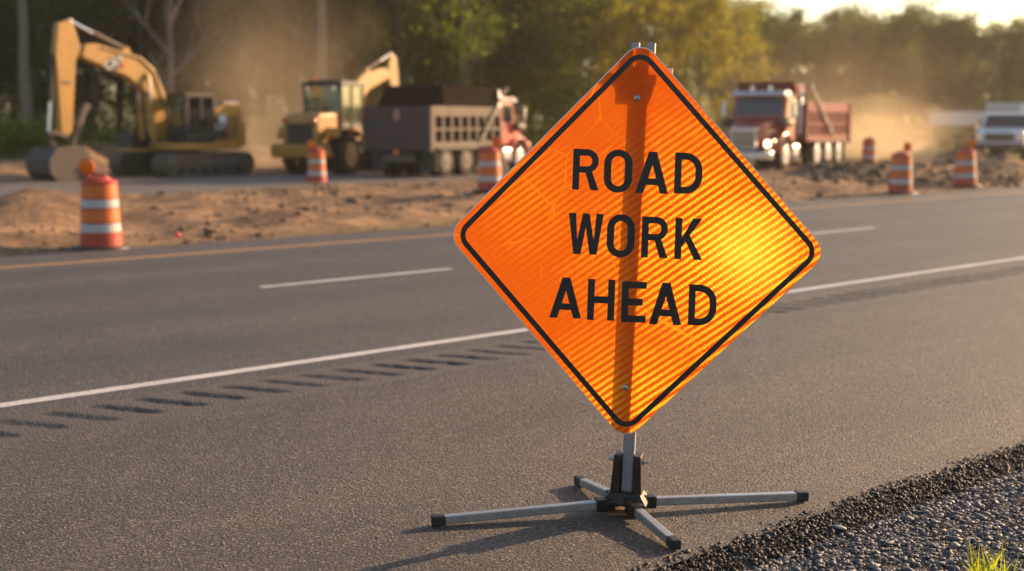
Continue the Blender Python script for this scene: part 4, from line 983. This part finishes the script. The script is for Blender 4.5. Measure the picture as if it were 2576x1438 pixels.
def make_tree(name, hgt, crad, base, kind, mat, seed, nclump, nleaf, lsz, bark=None, bare=False):
    rr = random.Random(seed); rs = np.random.RandomState(seed); r = empty(name, (0, 0, 0)); mb = MB(); tips = []
    tr_r = hgt * .013 + .03; pts = [Vector((0, 0, -.3))]; x = y = 0
    for i in range(1, 9): x += rr.uniform(-.12, .12); y += rr.uniform(-.12, .12); pts.append(Vector((x, y, hgt * i / 8 * (.96 if kind == 'pine' else .8))))
    mb.path(pts, [tr_r * (1.25 - i * .13) for i in range(9)], 8)
    nb = 14 if kind == 'pine' else 9
    for k in range(nb):
        t = base + (1 - base) * (k + rr.random()) / nb; i = min(7, int(t * 8)); p = pts[i].lerp(pts[i + 1], t * 8 - i)
        a = k * 2.4 + rr.uniform(-.4, .4); up = .15 if kind == 'pine' else .8
        prof = math.sin(min(1, (1 - t) / (1 - base) * 1.25 + .08) * math.pi / 2) if kind == 'pine' else .6 + .5 * math.sin(math.pi * (t - base) / (1 - base))
        limb(mb, p, Vector((math.cos(a), math.sin(a), up)).normalized(), crad * (.85 if kind == 'pine' else .8) * prof, tr_r * .42, 2 if (bare or kind != 'pine') else 1, rr, tips)
    mb.build('trunk', bark or BARK, r, smooth=True)
    if not bare:
        T = np.array([t[:] for t in tips]); C = T[rs.randint(0, len(T), nclump)] + rs.normal(0, crad * .11, (nclump, 3))
        n = nclump * nleaf; c = np.repeat(C, nleaf, 0) + rs.normal(0, 1, (n, 3)) * np.array([1, 1, .6]) * (crad * .135) * np.repeat(rs.uniform(.6, 1.3, nclump), nleaf)[:, None]
        nrm = rs.normal(0, 1, (n, 3)); nrm[:, 2] = np.abs(nrm[:, 2]) * .8 + .1; nrm /= np.linalg.norm(nrm, axis=1)[:, None]
        t1 = np.cross(nrm, rs.normal(0, 1, (n, 3))); t1 /= np.linalg.norm(t1, axis=1)[:, None]; t2 = np.cross(nrm, t1)
        s = rs.uniform(.6, 1.3, n)[:, None] * lsz
        Q = np.stack([c - t1 * s, c + t2 * s * .45, c + t1 * s, c - t2 * s * .45], 1)
        npmesh('crown', Q.reshape(-1, 3), np.arange(n * 4).reshape(n, 4), mat, r)
    return r
protos = {
 'pine': [make_tree('pine_tree', 17, 3.0, .38, 'pine', LEAFD, 1, 190, 26, .17), make_tree('pine_tree', 15, 2.7, .30, 'pine', LEAFD, 2, 180, 26, .17)],
 'low': [make_tree('broadleaf_tree', 9, 3.0, .10, 'b', LEAFG, 3, 190, 28, .16), make_tree('broadleaf_tree', 11, 3.3, .14, 'b', LEAFD, 4, 200, 28, .16)],
 'yel': [make_tree('broadleaf_tree', 12, 3.2, .16, 'b', LEAFY, 5, 150, 24, .15), make_tree('broadleaf_tree', 10, 2.8, .12, 'b', LEAFY, 6, 150, 24, .15)],
 'grn': [make_tree('broadleaf_tree', 14, 3.8, .20, 'b', LEAFG, 8, 200, 28, .18)],
 'bare': [make_tree('bare_tree', 12, 4.0, .20, 'b', None, 9, 1, 1, .1, PBARK, True)],
 'trunk': [make_tree('pine_tree', 19, 2.4, .55, 'pine', LEAFD, 10, 140, 22, .17, PBARK)],
}
used = set()
def plant(kind, px, Y, scale=1, label='', group=None, var=None):
    P = protos[kind]; k = (var if var is not None else rnd.randrange(len(P))) % len(P); src = P[k]
    o = src if (kind, k) not in used else copy_tree(src); used.add((kind, k))
    p = AT(px, Y); o.location = (p.x, p.y, Hxy(p.x, p.y) - .05); o.rotation_euler = (0, 0, rnd.uniform(0, 6.28)); s = scale * rnd.uniform(.92, 1.08); o.scale = (s, s, s * rnd.uniform(.95, 1.06))
    tag(o, label, 'tree', group); return o
gA = 'dark pines of the wood at the left'; lA = 'tall dark pine in the dense wood behind the big excavator'
gB = 'green trees of the wood behind the trucks'; lB = 'leafy dark green tree in the wood left of the diamond sign'
gC = 'yellow green trees behind the sign'; lC = 'sunlit yellow green tree directly behind the top of the diamond sign'
gD = 'trees of the distant line at the right'; lD = 'distant hazy tree in the low tree line at the right'
gE = 'back row of the wood'; lE = 'tall pine in the shaded back row of the wood at left'
for i in range(15): plant('pine', -260 + i * 118 + rnd.uniform(-30, 30), rnd.uniform(74, 80), 1, lA, gA)
for i in range(15): plant('low', -230 + i * 118 + rnd.uniform(-30, 30), rnd.uniform(70, 77), 1, lB, gB)
for i in range(17): plant('pine', -300 + i * 125 + rnd.uniform(-30, 30), rnd.uniform(86, 94), 1.15, lE, gE)
for i in range(16): plant('low', -280 + i * 130 + rnd.uniform(-30, 30), rnd.uniform(84, 90), 1.2, lB, gB)
for px, Y, s in ((1000, 66, 1), (1160, 65, .95), (1270, 72, .9)): plant('grn', px, Y, s, 'bright green broadleaf tree above the black dump truck', 'green trees above the black truck')
for px, Y, s in ((1480, 74, .82), (1610, 70, .86), (1745, 72, .82), (1850, 77, .78), (1690, 82, .9), (1550, 84, .9)): plant('yel', px, Y, s, lC, gC)
for px, Y, s in ((1420, 90, .8), (1560, 92, .85), (1700, 95, .8), (1800, 98, .78)): plant('grn', px, Y, s, 'green tree rising behind the yellow green trees', 'green trees behind the yellow ones')
k = 0
for row, (Y, n_) in enumerate(((112, 15), (122, 15), (132, 14))):
    for i in range(n_):
        px = 1820 + i * (62 + row * 2) + rnd.uniform(-16, 16); kind = rnd.choice(('low', 'low', 'grn', 'pine'))
        plant(kind, px, Y + rnd.uniform(-3, 3), {'low': 1.02, 'grn': .78, 'pine': .66}[kind], lD, gD)
plant('bare', 437, 60, .95, 'bare leafless tree with spreading branches behind the excavator', None)
plant('trunk', 75, 66, .9, 'slender pale trunked pine at far left of the wood', None)
plant('trunk', 812, 62, .95, 'straight pale trunked pine rising above the wheel loader', None)
# undergrowth along the foot of the wood
def leafmass(name, pts, rad, n, lsz, mat, label, cat):
    rs = np.random.RandomState(5); P = np.array(pts); c = P[rs.randint(0, len(P), n)] + rs.normal(0, 1, (n, 3)) * np.array(rad); 
    nrm = rs.normal(0, 1, (n, 3)); nrm /= np.linalg.norm(nrm, axis=1)[:, None]; t1 = np.cross(nrm, rs.normal(0, 1, (n, 3))); t1 /= np.linalg.norm(t1, axis=1)[:, None]; t2 = np.cross(nrm, t1); s = rs.uniform(.5, 1.4, n)[:, None] * lsz
    c[:, 2] = np.abs(c[:, 2])
    Q = np.stack([c - t1 * s, c + t2 * s * .5, c + t1 * s, c - t2 * s * .5], 1)
    o = npmesh(name, Q.reshape(-1, 3), np.arange(n * 4).reshape(n, 4), mat); return tag(o, label, cat, kind='stuff')
pts = []
for i in range(170):
    px = rnd.uniform(-350, 2000); p = AT(px, rnd.uniform(66, 76) if px < 1500 else rnd.uniform(84, 92)); pts.append((p.x, p.y, rnd.uniform(.2, 1.6)))
for i in range(150): px = rnd.uniform(-450, 1950); p = AT(px, rnd.uniform(97, 104)); pts.append((p.x, p.y, rnd.uniform(.3, 5.5)))
leafmass('undergrowth', pts, (1.1, 1.1, .9), 60000, .13, LEAFD, 'dark bushy undergrowth along the foot of the wood', 'undergrowth')
pts = []
for i in range(60): px = rnd.uniform(1950, 2700); p = AT(px, rnd.uniform(98, 108)); pts.append((p.x, p.y, rnd.uniform(.2, 1.2)))
for i in range(20): px = rnd.uniform(-20, 110); p = AT(px, rnd.uniform(56, 60)); pts.append((p.x, p.y, rnd.uniform(.5, 1.0)))
for i in range(110): px = rnd.uniform(1850, 2800); p = AT(px, rnd.uniform(136, 142)); pts.append((p.x, p.y, rnd.uniform(.3, 4.0)))
leafmass('weeds', pts, (1.3, .9, .45), 36000, .15, LEAFG, 'low green weeds in front of the far trees', 'weeds')

# ------------------------------------------------------------------ haze and dust
def volume_mat(name, color, dens, aniso, noise=None):
    m, nt, out = nodes(name); N = NT(nt); pv = N.n('ShaderNodeVolumePrincipled')
    pv.inputs['Color'].default_value = (*color, 1); pv.inputs['Anisotropy'].default_value = aniso; pv.inputs['Density'].default_value = dens
    if noise:
        c = N.n('ShaderNodeTexCoord'); ln = N.n('ShaderNodeVectorMath', operation='LENGTH'); N.l(c.outputs['Object'], ln.inputs[0])
        nz = N.noise(c.outputs['Object'], noise, 3, .6)
        d = N.ramp(N.math('ADD', ln.outputs['Value'], N.math('MULTIPLY', N.math('SUBTRACT', nz, .5), 1.3)), [(.0, 1.0), (.25, .62), (.6, .16), (.95, 0.0)])
        N.l(N.math('MULTIPLY', d, dens), pv.inputs['Density'])
    N.l(pv.outputs[0], out.inputs['Volume']); return m
hz = MB().b2(-420, 420, -60, 420, -8, 24).build('haze', volume_mat('haze_air', (.97, .90, .78), .00042, .5)); tag(hz, 'thin warm haze over the whole site', 'haze', kind='stuff')
def dust(px, Y, sx, sy, sz, dens, label, k):
    bm = bmesh.new(); bmesh.ops.create_icosphere(bm, subdivisions=3, radius=1); me = bpy.data.meshes.new('dust_cloud'); bm.to_mesh(me); bm.free()
    o = link('dust_cloud', me, volume_mat('dust_air%d' % k, (.92, .73, .49), dens, .35, 1.6)); p = AT(px, Y); o.location = (p.x, p.y, sz * .35); o.scale = (sx, sy, sz); tag(o, label, 'dust', kind='stuff')
dust(690, 55, 6, 5, 7, .15, 'brown dust drifting behind the big excavator and the loader', 1)
dust(655, 47, 2.3, 2.6, 2.0, .22, 'pale dust low on the ground between the excavator and the loader', 4)
dust(2215, 58, 5.2, 5, 2.3, .30, 'golden dust cloud billowing low behind the red dump truck', 2)
dust(2120, 70, 10, 6, 6, .045, 'thin high dust drifting above the red dump truck', 3)
